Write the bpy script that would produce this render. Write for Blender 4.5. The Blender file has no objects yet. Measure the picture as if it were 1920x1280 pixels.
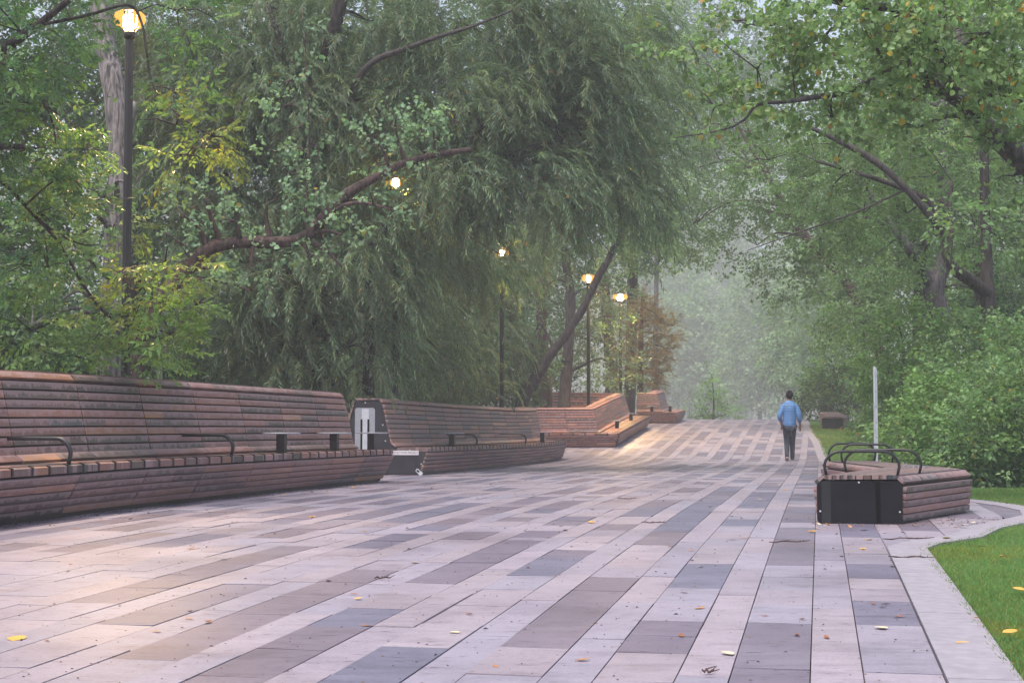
import bpy, math, random
import numpy as np
from mathutils import Vector, Matrix

random.seed(7)
RNG = np.random.default_rng(11)
S = bpy.context.scene
COL = S.collection
R = math.radians

# ------------------------------------------------------------------ camera frame helpers
F, CX, CY = 3000.0, 960.0, 640.0
PITCH = math.atan(157.0 / 3000.0)
HC = 0.958
CP, SP = math.cos(PITCH), math.sin(PITCH)

_gy = np.array([-30, 0, 4, 6, 8.5, 11, 15.6, 20, 24, 28, 33, 38, 41, 42.6, 44.5, 48, 52, 56, 59, 61, 63, 70, 90, 130, 400.])
_gz = np.array([-.1, -.06, -.04, 0, .045, .08, .11, .105, .09, .065, .035, .02, .03, .085, .22, .45, .70, .93, 1.08, 1.15, 1.17, 1.1, .6, .3, .3])
_ty = np.arange(-30, 400, 0.1)
_tz = np.interp(_ty, _gy, _gz)
_k = np.hanning(21); _k /= _k.sum()
_tz = np.convolve(np.pad(_tz, 10, mode='edge'), _k, mode='valid')


def g(y):
    return float(np.interp(y, _ty, _tz))


def gv(y):
    return np.interp(y, _ty, _tz)


def P(px, py, Y):
    u, v = (px - CX) / F, (CY - py) / F
    k = Y / (CP - v * SP)
    return Vector((u * k, Y, HC + (SP + v * CP) * k))


def proj(p):
    x, y, z = p[0], p[1], p[2] - HC
    d = y * CP + z * SP
    w = -y * SP + z * CP
    return CX + F * x / d, CY - F * w / d


def zof(py):
    """depth at which the ground profile is seen on image row py"""
    ys = np.arange(4.5, 62.5, 0.02)
    z = gv(ys) - HC
    rows = CY - F * (-ys * SP + z * CP) / (ys * CP + z * SP)
    i = int(np.argmax(rows <= py))
    return float(ys[i])


# ------------------------------------------------------------------ object helpers
def link(o, parent=None):
    COL.objects.link(o)
    if parent is not None:
        o.parent = parent
    return o


def tag(o, label=None, cat=None, group=None, kind=None):
    if label: o['label'] = label
    if cat: o['category'] = cat
    if group: o['group'] = group
    if kind: o['kind'] = kind
    return o


def empty(name, label, cat, group=None, loc=(0, 0, 0)):
    o = bpy.data.objects.new(name, None)
    o.empty_display_size = 0.2
    o.location = loc
    COL.objects.link(o)
    return tag(o, label, cat, group)


def mesh_np(name, V, faces, mats, col=None, smooth=False, pv=None, uv=None, fmat=None):
    """V (n,3); faces: list of (m,k) int arrays"""
    me = bpy.data.meshes.new(name)
    V = np.asarray(V, dtype=np.float32)
    me.vertices.add(len(V))
    me.vertices.foreach_set('co', V.ravel())
    if isinstance(faces, np.ndarray):
        faces = [faces]
    faces = [f for f in faces if len(f)]
    loops = np.concatenate([f.ravel() for f in faces]).astype(np.int32)
    tot = np.concatenate([np.full(len(f), f.shape[1], dtype=np.int32) for f in faces])
    start = np.concatenate([[0], np.cumsum(tot)[:-1]]).astype(np.int32)
    me.loops.add(len(loops))
    me.loops.foreach_set('vertex_index', loops)
    me.polygons.add(len(tot))
    me.polygons.foreach_set('loop_start', start)
    if fmat is not None:
        me.polygons.foreach_set('material_index', np.asarray(fmat, dtype=np.int32))
    me.update(calc_edges=True)
    me.polygons.foreach_set('use_smooth', np.full(len(tot), bool(smooth)))
    if col is not None:
        a = me.attributes.new('col', 'FLOAT_COLOR', 'POINT')
        c = np.ones((len(V), 4), dtype=np.float32)
        c[:, :3] = col
        a.data.foreach_set('color', c.ravel())
    if pv is not None:
        a = me.attributes.new('pv', 'FLOAT', 'POINT')
        a.data.foreach_set('value', np.asarray(pv, dtype=np.float32))
    if uv is not None:
        l = me.uv_layers.new(name='UVMap')
        l.data.foreach_set('uv', np.asarray(uv, dtype=np.float32)[loops].ravel())
    for m in (mats if isinstance(mats, (list, tuple)) else [mats]):
        me.materials.append(m)
    return me


class MB:
    """collects shapes into one mesh"""
    def __init__(self):
        self.v, self.f, self.c, self.p, self.u = [], [], [], [], []
        self.smooth = False

    def add(self, vs, fs, col=(1, 1, 1), pv=None, uv=None):
        b = len(self.v)
        for i, q in enumerate(vs):
            self.v.append(tuple(q))
            self.c.append(col)
            self.p.append(0.5 if pv is None else pv[i])
            self.u.append((q[0], q[1]) if uv is None else uv[i])
        for q in fs:
            self.f.append(tuple(b + i for i in q))

    def box(self, c, d, rz=0.0, col=(1, 1, 1), rx=0.0):
        m = Matrix.Rotation(rz, 3, 'Z') @ Matrix.Rotation(rx, 3, 'X')
        vs = []
        for sx in (-1, 1):
            for sy in (-1, 1):
                for sz in (-1, 1):
                    vs.append(Vector(c) + m @ Vector((sx * d[0] / 2, sy * d[1] / 2, sz * d[2] / 2)))
        self.add(vs, [(0, 1, 3, 2), (4, 6, 7, 5), (0, 4, 5, 1), (2, 3, 7, 6), (0, 2, 6, 4), (1, 5, 7, 3)], col)

    def tube(self, pts, rad, n=8, col=(1, 1, 1), caps=True, flat=None):
        pts = [Vector(p) for p in pts]
        if not isinstance(rad, (list, tuple)): rad = [rad] * len(pts)
        rings, ref = [], None
        for i, p in enumerate(pts):
            t = (pts[min(i + 1, len(pts) - 1)] - pts[max(i - 1, 0)]).normalized()
            if ref is None:
                ref = Vector((1, 0, 0)) if abs(t.x) < 0.8 else Vector((0, 0, 1))
            a = (ref - t * ref.dot(t)).normalized()
            ref = a
            b = t.cross(a)
            ra, rb = (rad[i], rad[i]) if flat is None else (flat[0], flat[1])
            rings.append([p + a * ra * math.cos(2 * math.pi * k / n) + b * rb * math.sin(2 * math.pi * k / n) for k in range(n)])
        vs = [q for r_ in rings for q in r_]
        fs = []
        for i in range(len(rings) - 1):
            for k in range(n):
                fs.append((i * n + k, i * n + (k + 1) % n, (i + 1) * n + (k + 1) % n, (i + 1) * n + k))
        if caps:
            fs.append(tuple(range(n))[::-1])
            fs.append(tuple((len(rings) - 1) * n + k for k in range(n)))
        self.add(vs, fs, col)

    def lathe(self, c, prof, n=20, col=(1, 1, 1)):
        c = Vector(c)
        vs, fs = [], []
        for (r, z) in prof:
            for k in range(n):
                a = 2 * math.pi * k / n
                vs.append(c + Vector((r * math.cos(a), r * math.sin(a), z)))
        for i in range(len(prof) - 1):
            for k in range(n):
                fs.append((i * n + k, i * n + (k + 1) % n, (i + 1) * n + (k + 1) % n, (i + 1) * n + k))
        fs.append(tuple(range(n))[::-1])
        fs.append(tuple((len(prof) - 1) * n + k for k in range(n)))
        self.add(vs, fs, col)

    def prism(self, poly, d, col=(1, 1, 1)):
        """poly: 3-D outline, d: extrusion vector"""
        n = len(poly)
        d = Vector(d)
        vs = [Vector(p) for p in poly] + [Vector(p) + d for p in poly]
        fs = [tuple(range(n)), tuple(range(2 * n - 1, n - 1, -1))]
        for k in range(n):
            fs.append((k, k + n, (k + 1) % n + n, (k + 1) % n))
        self.add(vs, fs, col)

    def mesh(self, name, mats, smooth=False):
        groups = {}
        for q in self.f:
            groups.setdefault(len(q), []).append(q)
        fl = [np.array(v) for v in groups.values()]
        return mesh_np(name, np.array(self.v), fl, mats, col=np.array(self.c), pv=np.array(self.p), uv=np.array(self.u), smooth=smooth)

    def build(self, name, mats, parent=None, smooth=False):
        return link(bpy.data.objects.new(name, self.mesh(name, mats, smooth)), parent)


# ------------------------------------------------------------------ materials
def newmat(name):
    m = bpy.data.materials.new(name)
    m.use_nodes = True
    nt = m.node_tree
    b = nt.nodes['Principled BSDF']
    return m, nt, b


def N(nt, t, **kw):
    n = nt.nodes.new(t)
    for k, v in kw.items():
        if k.startswith('i_'):
            n.inputs[k[2:]].default_value = v
        else:
            setattr(n, k, v)
    return n


def ramp(nt, stops, interp='LINEAR'):
    n = nt.nodes.new('ShaderNodeValToRGB')
    n.color_ramp.interpolation = interp
    e = n.color_ramp.elements
    while len(e) < len(stops): e.new(0.5)
    for i, (p, c) in enumerate(stops):
        e[i].position = p
        e[i].color = c if len(c) == 4 else (*c, 1)
    return n


def mixc(nt, a, b, fac, blend='MIX'):
    n = nt.nodes.new('ShaderNodeMix')
    n.data_type = 'RGBA'
    n.blend_type = blend
    for sock, val in ((n.inputs[0], fac), (n.inputs[6], a), (n.inputs[7], b)):
        if hasattr(val, 'is_linked') or hasattr(val, 'links'):
            nt.links.new(val, sock)
        else:
            sock.default_value = val if isinstance(val, (int, float)) else ((*val, 1) if len(val) == 3 else val)
    return n.outputs[2]


def simple(name, col, rough=0.5, metal=0.0, noise=0.0, nscale=8.0, bump=0.0, spec=0.5):
    m, nt, b = newmat(name)
    b.inputs['Roughness'].default_value = rough
    b.inputs['Metallic'].default_value = metal
    b.inputs['Specular IOR Level'].default_value = spec
    b.inputs['Base Color'].default_value = (*col, 1)
    if noise or bump:
        tc = N(nt, 'ShaderNodeTexCoord')
        nz = N(nt, 'ShaderNodeTexNoise')
        nz.inputs['Scale'].default_value = nscale
        nz.inputs['Detail'].default_value = 5
        nt.links.new(tc.outputs['Object'], nz.inputs['Vector'])
        if noise:
            lo = tuple(c * (1 - noise) for c in col); hi = tuple(min(1, c * (1 + noise)) for c in col)
            rp = ramp(nt, [(0.3, lo), (0.7, hi)])
            nt.links.new(nz.outputs['Fac'], rp.inputs[0])
            nt.links.new(rp.outputs[0], b.inputs['Base Color'])
        if bump:
            bp = N(nt, 'ShaderNodeBump')
            bp.inputs['Strength'].default_value = bump
            bp.inputs['Distance'].default_value = 0.01
            nt.links.new(nz.outputs['Fac'], bp.inputs['Height'])
            nt.links.new(bp.outputs[0], b.inputs['Normal'])
    return m


def emis(name, col, strength):
    m, nt, b = newmat(name)
    b.inputs['Base Color'].default_value = (0.8, 0.8, 0.8, 1)
    b.inputs['Emission Color'].default_value = (*col, 1)
    b.inputs['Emission Strength'].default_value = strength
    return m


def leaf_material():
    m, nt, b = newmat('leaf')
    at = N(nt, 'ShaderNodeAttribute', attribute_name='col')
    b.inputs['Roughness'].default_value = 0.42
    b.inputs['Specular IOR Level'].default_value = 0.3
    nt.links.new(at.outputs['Color'], b.inputs['Base Color'])
    tr = N(nt, 'ShaderNodeBsdfTranslucent')
    tcol = mixc(nt, at.outputs['Color'], (1.15, 1.25, 0.6), 0.8, 'MULTIPLY')
    br = mixc(nt, tcol, (1.7, 1.7, 1.7), 1.0, 'MULTIPLY')
    nt.links.new(br, tr.inputs['Color'])
    mx = N(nt, 'ShaderNodeMixShader')
    mx.inputs[0].default_value = 0.33
    nt.links.new(b.outputs[0], mx.inputs[1])
    nt.links.new(tr.outputs[0], mx.inputs[2])
    nt.links.new(mx.outputs[0], nt.nodes['Material Output'].inputs['Surface'])
    return m


def bark_material(name, c0, c1, scale=1.0):
    m, nt, b = newmat(name)
    tc = N(nt, 'ShaderNodeTexCoord')
    mp = N(nt, 'ShaderNodeMapping')
    mp.inputs['Scale'].default_value = (14 * scale, 14 * scale, 2.2 * scale)
    nt.links.new(tc.outputs['Object'], mp.inputs[0])
    nz = N(nt, 'ShaderNodeTexNoise')
    nz.inputs['Scale'].default_value = 1.6
    nz.inputs['Detail'].default_value = 6
    nz.inputs['Distortion'].default_value = 0.6
    nt.links.new(mp.outputs[0], nz.inputs['Vector'])
    rp = ramp(nt, [(0.36, c0), (0.5, tuple((a + d) / 2 for a, d in zip(c0, c1))), (0.64, c1)])
    nt.links.new(nz.outputs['Fac'], rp.inputs[0])
    nt.links.new(rp.outputs[0], b.inputs['Base Color'])
    b.inputs['Roughness'].default_value = 0.85
    bp = N(nt, 'ShaderNodeBump')
    bp.inputs['Strength'].default_value = 0.9
    bp.inputs['Distance'].default_value = 0.03
    nt.links.new(nz.outputs['Fac'], bp.inputs['Height'])
    nt.links.new(bp.outputs[0], b.inputs['Normal'])
    return m


def wood_material():
    m, nt, b = newmat('weathered_wood')
    at = N(nt, 'ShaderNodeAttribute', attribute_name='col')
    pv = N(nt, 'ShaderNodeAttribute', attribute_name='pv')
    uv = N(nt, 'ShaderNodeUVMap')
    # grain, stretched along the plank
    mp = N(nt, 'ShaderNodeMapping')
    mp.inputs['Scale'].default_value = (3.0, 110.0, 1)
    nt.links.new(uv.outputs[0], mp.inputs[0])
    gr = N(nt, 'ShaderNodeTexNoise', noise_dimensions='2D')
    gr.inputs['Scale'].default_value = 1.0
    gr.inputs['Detail'].default_value = 4
    nt.links.new(mp.outputs[0], gr.inputs['Vector'])
    gmul = ramp(nt, [(0.25, (0.72, 0.72, 0.72)), (0.75, (1.22, 1.2, 1.18))])
    nt.links.new(gr.outputs['Fac'], gmul.inputs[0])
    c1 = mixc(nt, at.outputs['Color'], gmul.outputs[0], 1.0, 'MULTIPLY')
    # drip-edged pale weathering on the upper part of each plank
    mp2 = N(nt, 'ShaderNodeMapping')
    mp2.inputs['Scale'].default_value = (9.0, 2.6, 1)
    nt.links.new(uv.outputs[0], mp2.inputs[0])
    wn = N(nt, 'ShaderNodeTexNoise', noise_dimensions='2D')
    wn.inputs['Scale'].default_value = 1.0
    wn.inputs['Detail'].default_value = 5
    wn.inputs['Roughness'].default_value = 0.65
    nt.links.new(mp2.outputs[0], wn.inputs['Vector'])
    ma = N(nt, 'ShaderNodeMath', operation='MULTIPLY_ADD')
    nt.links.new(wn.outputs['Fac'], ma.inputs[0])
    ma.inputs[1].default_value = 2.8
    nt.links.new(pv.outputs['Fac'], ma.inputs[2])
    msk = ramp(nt, [(0.0, (0, 0, 0)), (1.0, (1, 1, 1))])
    mr = N(nt, 'ShaderNodeMapRange')
    mr.inputs['From Min'].default_value = 1.84
    mr.inputs['From Max'].default_value = 1.93
    nt.links.new(ma.outputs[0], mr.inputs['Value'])
    pale = mixc(nt, c1, (0.40, 0.285, 0.285), 0.5)
    c2 = mixc(nt, c1, pale, mr.outputs[0])
    nt.links.new(c2, b.inputs['Base Color'])
    rr = N(nt, 'ShaderNodeMapRange')
    rr.inputs['To Min'].default_value = 0.42
    rr.inputs['To Max'].default_value = 0.7
    nt.links.new(mr.outputs[0], rr.inputs['Value'])
    nt.links.new(rr.outputs[0], b.inputs['Roughness'])
    b.inputs['Specular IOR Level'].default_value = 0.35
    bp = N(nt, 'ShaderNodeBump')
    bp.inputs['Strength'].default_value = 0.35
    bp.inputs['Distance'].default_value = 0.004
    nt.links.new(gr.outputs['Fac'], bp.inputs['Height'])
    nt.links.new(bp.outputs[0], b.inputs['Normal'])
    return m


PA = math.atan(0.192)      # direction of the paving strips


def tile_material():
    m, nt, b = newmat('paving_stone')
    at = N(nt, 'ShaderNodeAttribute', attribute_name='col')
    tc = N(nt, 'ShaderNodeTexCoord')
    mp = N(nt, 'ShaderNodeMapping')
    mp.inputs['Rotation'].default_value = (0, 0, PA)
    mp.inputs['Scale'].default_value = (1.3, 13, 1)
    nt.links.new(tc.outputs['Object'], mp.inputs[0])
    st = N(nt, 'ShaderNodeTexNoise')
    st.inputs['Scale'].default_value = 1.0
    st.inputs['Detail'].default_value = 6
    st.inputs['Roughness'].default_value = 0.62
    nt.links.new(mp.outputs[0], st.inputs['Vector'])
    r1 = ramp(nt, [(0.24, (0.62, 0.60, 0.61)), (0.38, (0.90, 0.89, 0.90)), (0.5, (1.0, 1.0, 1.0)), (0.75, (1.08, 1.08, 1.08))])
    nt.links.new(st.outputs['Fac'], r1.inputs[0])
    c1 = mixc(nt, at.outputs['Color'], r1.outputs[0], 1.0, 'MULTIPLY')
    # sparse dark pits, also stretched across the strip
    mp3 = N(nt, 'ShaderNodeMapping')
    mp3.inputs['Rotation'].default_value = (0, 0, PA)
    mp3.inputs['Scale'].default_value = (9, 38, 1)
    nt.links.new(tc.outputs['Object'], mp3.inputs[0])
    pt = N(nt, 'ShaderNodeTexNoise')
    pt.inputs['Scale'].default_value = 1.0
    pt.inputs['Detail'].default_value = 2
    nt.links.new(mp3.outputs[0], pt.inputs['Vector'])
    r3 = ramp(nt, [(0.30, (0.42, 0.39, 0.40)), (0.36, (1, 1, 1))])
    nt.links.new(pt.outputs['Fac'], r3.inputs[0])
    c2 = mixc(nt, c1, r3.outputs[0], 1.0, 'MULTIPLY')
    big = N(nt, 'ShaderNodeTexNoise')
    big.inputs['Scale'].default_value = 0.7
    big.inputs['Detail'].default_value = 6
    nt.links.new(tc.outputs['Object'], big.inputs['Vector'])
    r2 = ramp(nt, [(0.28, (0.74, 0.71, 0.72)), (0.45, (0.95, 0.93, 0.94)), (0.7, (1.07, 1.06, 1.07))])
    nt.links.new(big.outputs['Fac'], r2.inputs[0])
    c3 = mixc(nt, c2, r2.outputs[0], 1.0, 'MULTIPLY')
    blo = N(nt, 'ShaderNodeTexNoise')
    blo.inputs['Scale'].default_value = 4.5
    blo.inputs['Detail'].default_value = 7
    blo.inputs['Roughness'].default_value = 0.68
    nt.links.new(tc.outputs['Object'], blo.inputs['Vector'])
    r5 = ramp(nt, [(0.3, (0.82, 0.80, 0.81)), (0.5, (0.99, 0.98, 0.99)), (0.72, (1.06, 1.06, 1.06))])
    nt.links.new(blo.outputs['Fac'], r5.inputs[0])
    c3 = mixc(nt, c3, r5.outputs[0], 1.0, 'MULTIPLY')
    fine = N(nt, 'ShaderNodeTexNoise')
    fine.inputs['Scale'].default_value = 70
    fine.inputs['Detail'].default_value = 2
    nt.links.new(tc.outputs['Object'], fine.inputs['Vector'])
    r4 = ramp(nt, [(0.3, (0.86, 0.86, 0.86)), (0.7, (1.08, 1.08, 1.08))])
    nt.links.new(fine.outputs['Fac'], r4.inputs[0])
    c4 = mixc(nt, c3, r4.outputs[0], 1.0, 'MULTIPLY')
    nt.links.new(c4, b.inputs['Base Color'])
    rr = N(nt, 'ShaderNodeMapRange')
    rr.inputs['To Min'].default_value = 0.32
    rr.inputs['To Max'].default_value = 0.58
    nt.links.new(st.outputs['Fac'], rr.inputs['Value'])
    nt.links.new(rr.outputs[0], b.inputs['Roughness'])
    bp = N(nt, 'ShaderNodeBump')
    bp.inputs['Strength'].default_value = 0.35
    bp.inputs['Distance'].default_value = 0.004
    nt.links.new(st.outputs['Fac'], bp.inputs['Height'])
    nt.links.new(bp.outputs[0], b.inputs['Normal'])
    return m


def ground_material(name, stops, scale, rough=0.9, bump=0.6):
    m, nt, b = newmat(name)
    tc = N(nt, 'ShaderNodeTexCoord')
    nz = N(nt, 'ShaderNodeTexNoise')
    nz.inputs['Scale'].default_value = scale
    nz.inputs['Detail'].default_value = 8
    nz.inputs['Roughness'].default_value = 0.7
    nt.links.new(tc.outputs['Object'], nz.inputs['Vector'])
    rp = ramp(nt, stops)
    nt.links.new(nz.outputs['Fac'], rp.inputs[0])
    nt.links.new(rp.outputs[0], b.inputs['Base Color'])
    b.inputs['Roughness'].default_value = rough
    b.inputs['Specular IOR Level'].default_value = 0.2
    bp = N(nt, 'ShaderNodeBump')
    bp.inputs['Strength'].default_value = bump
    bp.inputs['Distance'].default_value = 0.03
    nt.links.new(nz.outputs['Fac'], bp.inputs['Height'])
    nt.links.new(bp.outputs[0], b.inputs['Normal'])
    return m


def puffer_material():
    m, nt, b = newmat('quilted_blue_nylon')
    tc = N(nt, 'ShaderNodeTexCoord')
    wv = N(nt, 'ShaderNodeTexWave', bands_direction='Z')
    wv.inputs['Scale'].default_value = 7.5
    wv.inputs['Distortion'].default_value = 0.6
    nt.links.new(tc.outputs['Object'], wv.inputs['Vector'])
    rp = ramp(nt, [(0.0, (0.075, 0.205, 0.46)), (0.2, (0.085, 0.235, 0.52)), (1.0, (0.088, 0.24, 0.53))])
    nt.links.new(wv.outputs['Fac'], rp.inputs[0])
    nt.links.new(rp.outputs[0], b.inputs['Base Color'])
    b.inputs['Roughness'].default_value = 0.5
    bp = N(nt, 'ShaderNodeBump')
    bp.inputs['Strength'].default_value = 0.45
    bp.inputs['Distance'].default_value = 0.015
    nt.links.new(wv.outputs['Fac'], bp.inputs['Height'])
    nt.links.new(bp.outputs[0], b.inputs['Normal'])
    return m


def attr_mat(name, rough=0.6, trans=0.0):
    m, nt, b = newmat(name)
    at = N(nt, 'ShaderNodeAttribute', attribute_name='col')
    nt.links.new(at.outputs['Color'], b.inputs['Base Color'])
    b.inputs['Roughness'].default_value = rough
    return m


M = dict(
    leaf=leaf_material(),
    bark_grey=bark_material('grey_bark', (0.055, 0.05, 0.05), (0.30, 0.265, 0.26)),
    bark_dark=bark_material('dark_bark', (0.018, 0.014, 0.013), (0.075, 0.06, 0.055)),
    bark_red=bark_material('reddish_bark', (0.028, 0.018, 0.017), (0.115, 0.07, 0.063)),
    bark_mid=bark_material('brown_grey_bark', (0.03, 0.026, 0.027), (0.10, 0.088, 0.088)),
    wood=wood_material(),
    stone=tile_material(),
    concrete=simple('grey_concrete', (0.29, 0.265, 0.295), 0.6, noise=0.14, nscale=14, bump=0.15),
    joint=ground_material('joint_dirt', [(0.3, (0.05, 0.036, 0.034)), (0.7, (0.11, 0.085, 0.08))], 30),
    soil=ground_material('forest_soil', [(0.25, (0.018, 0.016, 0.010)), (0.5, (0.035, 0.035, 0.018)), (0.75, (0.05, 0.055, 0.022))], 3.0),
    turf=ground_material('lawn_turf', [(0.25, (0.05, 0.115, 0.032)), (0.75, (0.085, 0.19, 0.05))], 9.0),
    steel_black=simple('black_painted_steel', (0.012, 0.012, 0.014), 0.38, noise=0.25, nscale=5),
    panel_black=simple('black_plastic_panel', (0.009, 0.009, 0.012), 0.6, noise=0.3, nscale=6, bump=0.05, spec=.18),
    panel_grey=simple('charcoal_steel_panel', (0.032, 0.031, 0.038), 0.6, noise=0.2, nscale=4, bump=0.05, spec=.25),
    wet=simple('wet_streak', (0.003, 0.003, 0.0035), 0.6, spec=.12),
    galv=simple('galvanised_steel', (0.38, 0.385, 0.43), 0.5, 0.3, noise=0.1, nscale=14, bump=0.03),
    galv_light=simple('pale_brushed_steel', (0.62, 0.63, 0.67), 0.4, 0.25, noise=0.08, nscale=12),
    bolt=simple('bright_bolt', (0.75, 0.75, 0.78), 0.3, 0.6),
    sticker=simple('white_sticker', (0.72, 0.68, 0.70), 0.5, noise=0.05),
    ink=simple('grey_printed_ink', (0.16, 0.12, 0.14), 0.6),
    pole=simple('dark_bronze_pole', (0.016, 0.013, 0.012), 0.42, noise=0.2, nscale=4),
    lampglass=emis('lit_lamp_glass', (1.0, 0.62, 0.27), 110.0),
    lampglass_mid=emis('lit_lamp_glass_mid', (1.0, 0.62, 0.27), 90.0),
    lamphalo=emis('lamp_halo_glow', (1.0, 0.46, 0.10), 0.6),  # amber glow for the added vanes that stand in for the lamp halo
    lampglass_far=emis('lit_lamp_glass_far', (1.0, 0.60, 0.25), 160.0),
    skin=simple('skin', (0.36, 0.2, 0.14), 0.55),
    hair=simple('black_hair', (0.006, 0.005, 0.005), 0.8, noise=0.3, nscale=60, bump=0.4, spec=.1),
    puffer=puffer_material(),
    denim=simple('dark_denim', (0.022, 0.03, 0.058), 0.8, noise=0.25, nscale=40, bump=0.2),
    shoe=simple('reddish_brown_shoe', (0.10, 0.045, 0.035), 0.6),
    sole=simple('pale_shoe_sole', (0.42, 0.38, 0.34), 0.6),

    attr=attr_mat('fallen_leaf_skin', 0.55),
    litter=attr_mat('litter_mix', 0.8),
)

M['lamphalo'].node_tree.nodes['Principled BSDF'].inputs['Base Color'].default_value = (.004, .002, .001, 1)
M['lamphalo'].node_tree.nodes['Principled BSDF'].inputs['Specular IOR Level'].default_value = 0

# ------------------------------------------------------------------ the paving
C0 = 0.798 - 0.192 * 5.95
SA, CA = math.sin(PA), math.cos(PA)


def path_xy(q, t):
    """q across (metres measured along world X), t along the strip"""
    s = q * CA
    return C0 + s * CA + t * SA, -s * SA + t * CA


def t_of(q, Y):
    return (Y + q * CA * SA) / CA


# right edge of the paving (x as a function of y), with the bulge that carries the right-hand bench
EDGE = [(-2.0, None), (11.15, None)]
_ey = [11.15, 11.6, 12.15, 13.15, 14.0, 14.7, 15.5, 16.5, 17.5, 18.6, 20, 23, 28, 35, 43, 48, 52, 57, 62, 70, 95]
_ex = [2.88, 3.10, 3.55, 4.0, 4.55, 4.95, 5.18, 5.25, 5.2, 5.05, 5.0, 5.25, 6.0, 7.15, 8.45, 9.25, 9.8, 10.6, 11.4, 12.8, 17.5]


def edge_x(Y):
    if Y <= 11.15:
        return C0 + 0.192 * Y + 1.08
    return float(np.interp(Y, _ey, _ex))


def edge_xv(Y):
    Y = np.asarray(Y, float)
    return np.where(Y <= 11.15, C0 + 0.192 * Y + 1.08, np.interp(Y, _ey, _ex))


LIGHT = [(0.325, 0.288, 0.330), (0.312, 0.287, 0.338), (0.335, 0.292, 0.325), (0.302, 0.282, 0.335), (0.342, 0.302, 0.335)]
DARK = [(0.172, 0.160, 0.212), (0.182, 0.157, 0.198), (0.19, 0.168, 0.208), (0.163, 0.160, 0.215), (0.196, 0.165, 0.195)]
MID = [(0.262, 0.225, 0.262), (0.25, 0.228, 0.272)]

RUNS = {  # dark runs read off the photograph: strip number -> (far row, near row)
    0: [(993, 1067), (1177, 1300)],
    1: [(987, 1013), (1064, 1091), (1135, 1182)],
    -1: [(929, 957), (978, 991), (1064, 1111), (1174, 1234)],
    -2: [(941, 1027), (1090, 1226)],
    -3: [(962, 972), (987, 999), (1036, 1087), (1224, 1300)],
    -4: [(1000, 1013), (1018, 1100), (1149, 1300)],
    -5: [(1002, 1016), (1075, 1247)],
    -6: [(985, 1000), (1006, 1034), (1103, 1180)],
    -7: [(972, 984), (1029, 1138)],
    -8: [(996, 1013)],
    -9: [(1006, 1031)],
}


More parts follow.
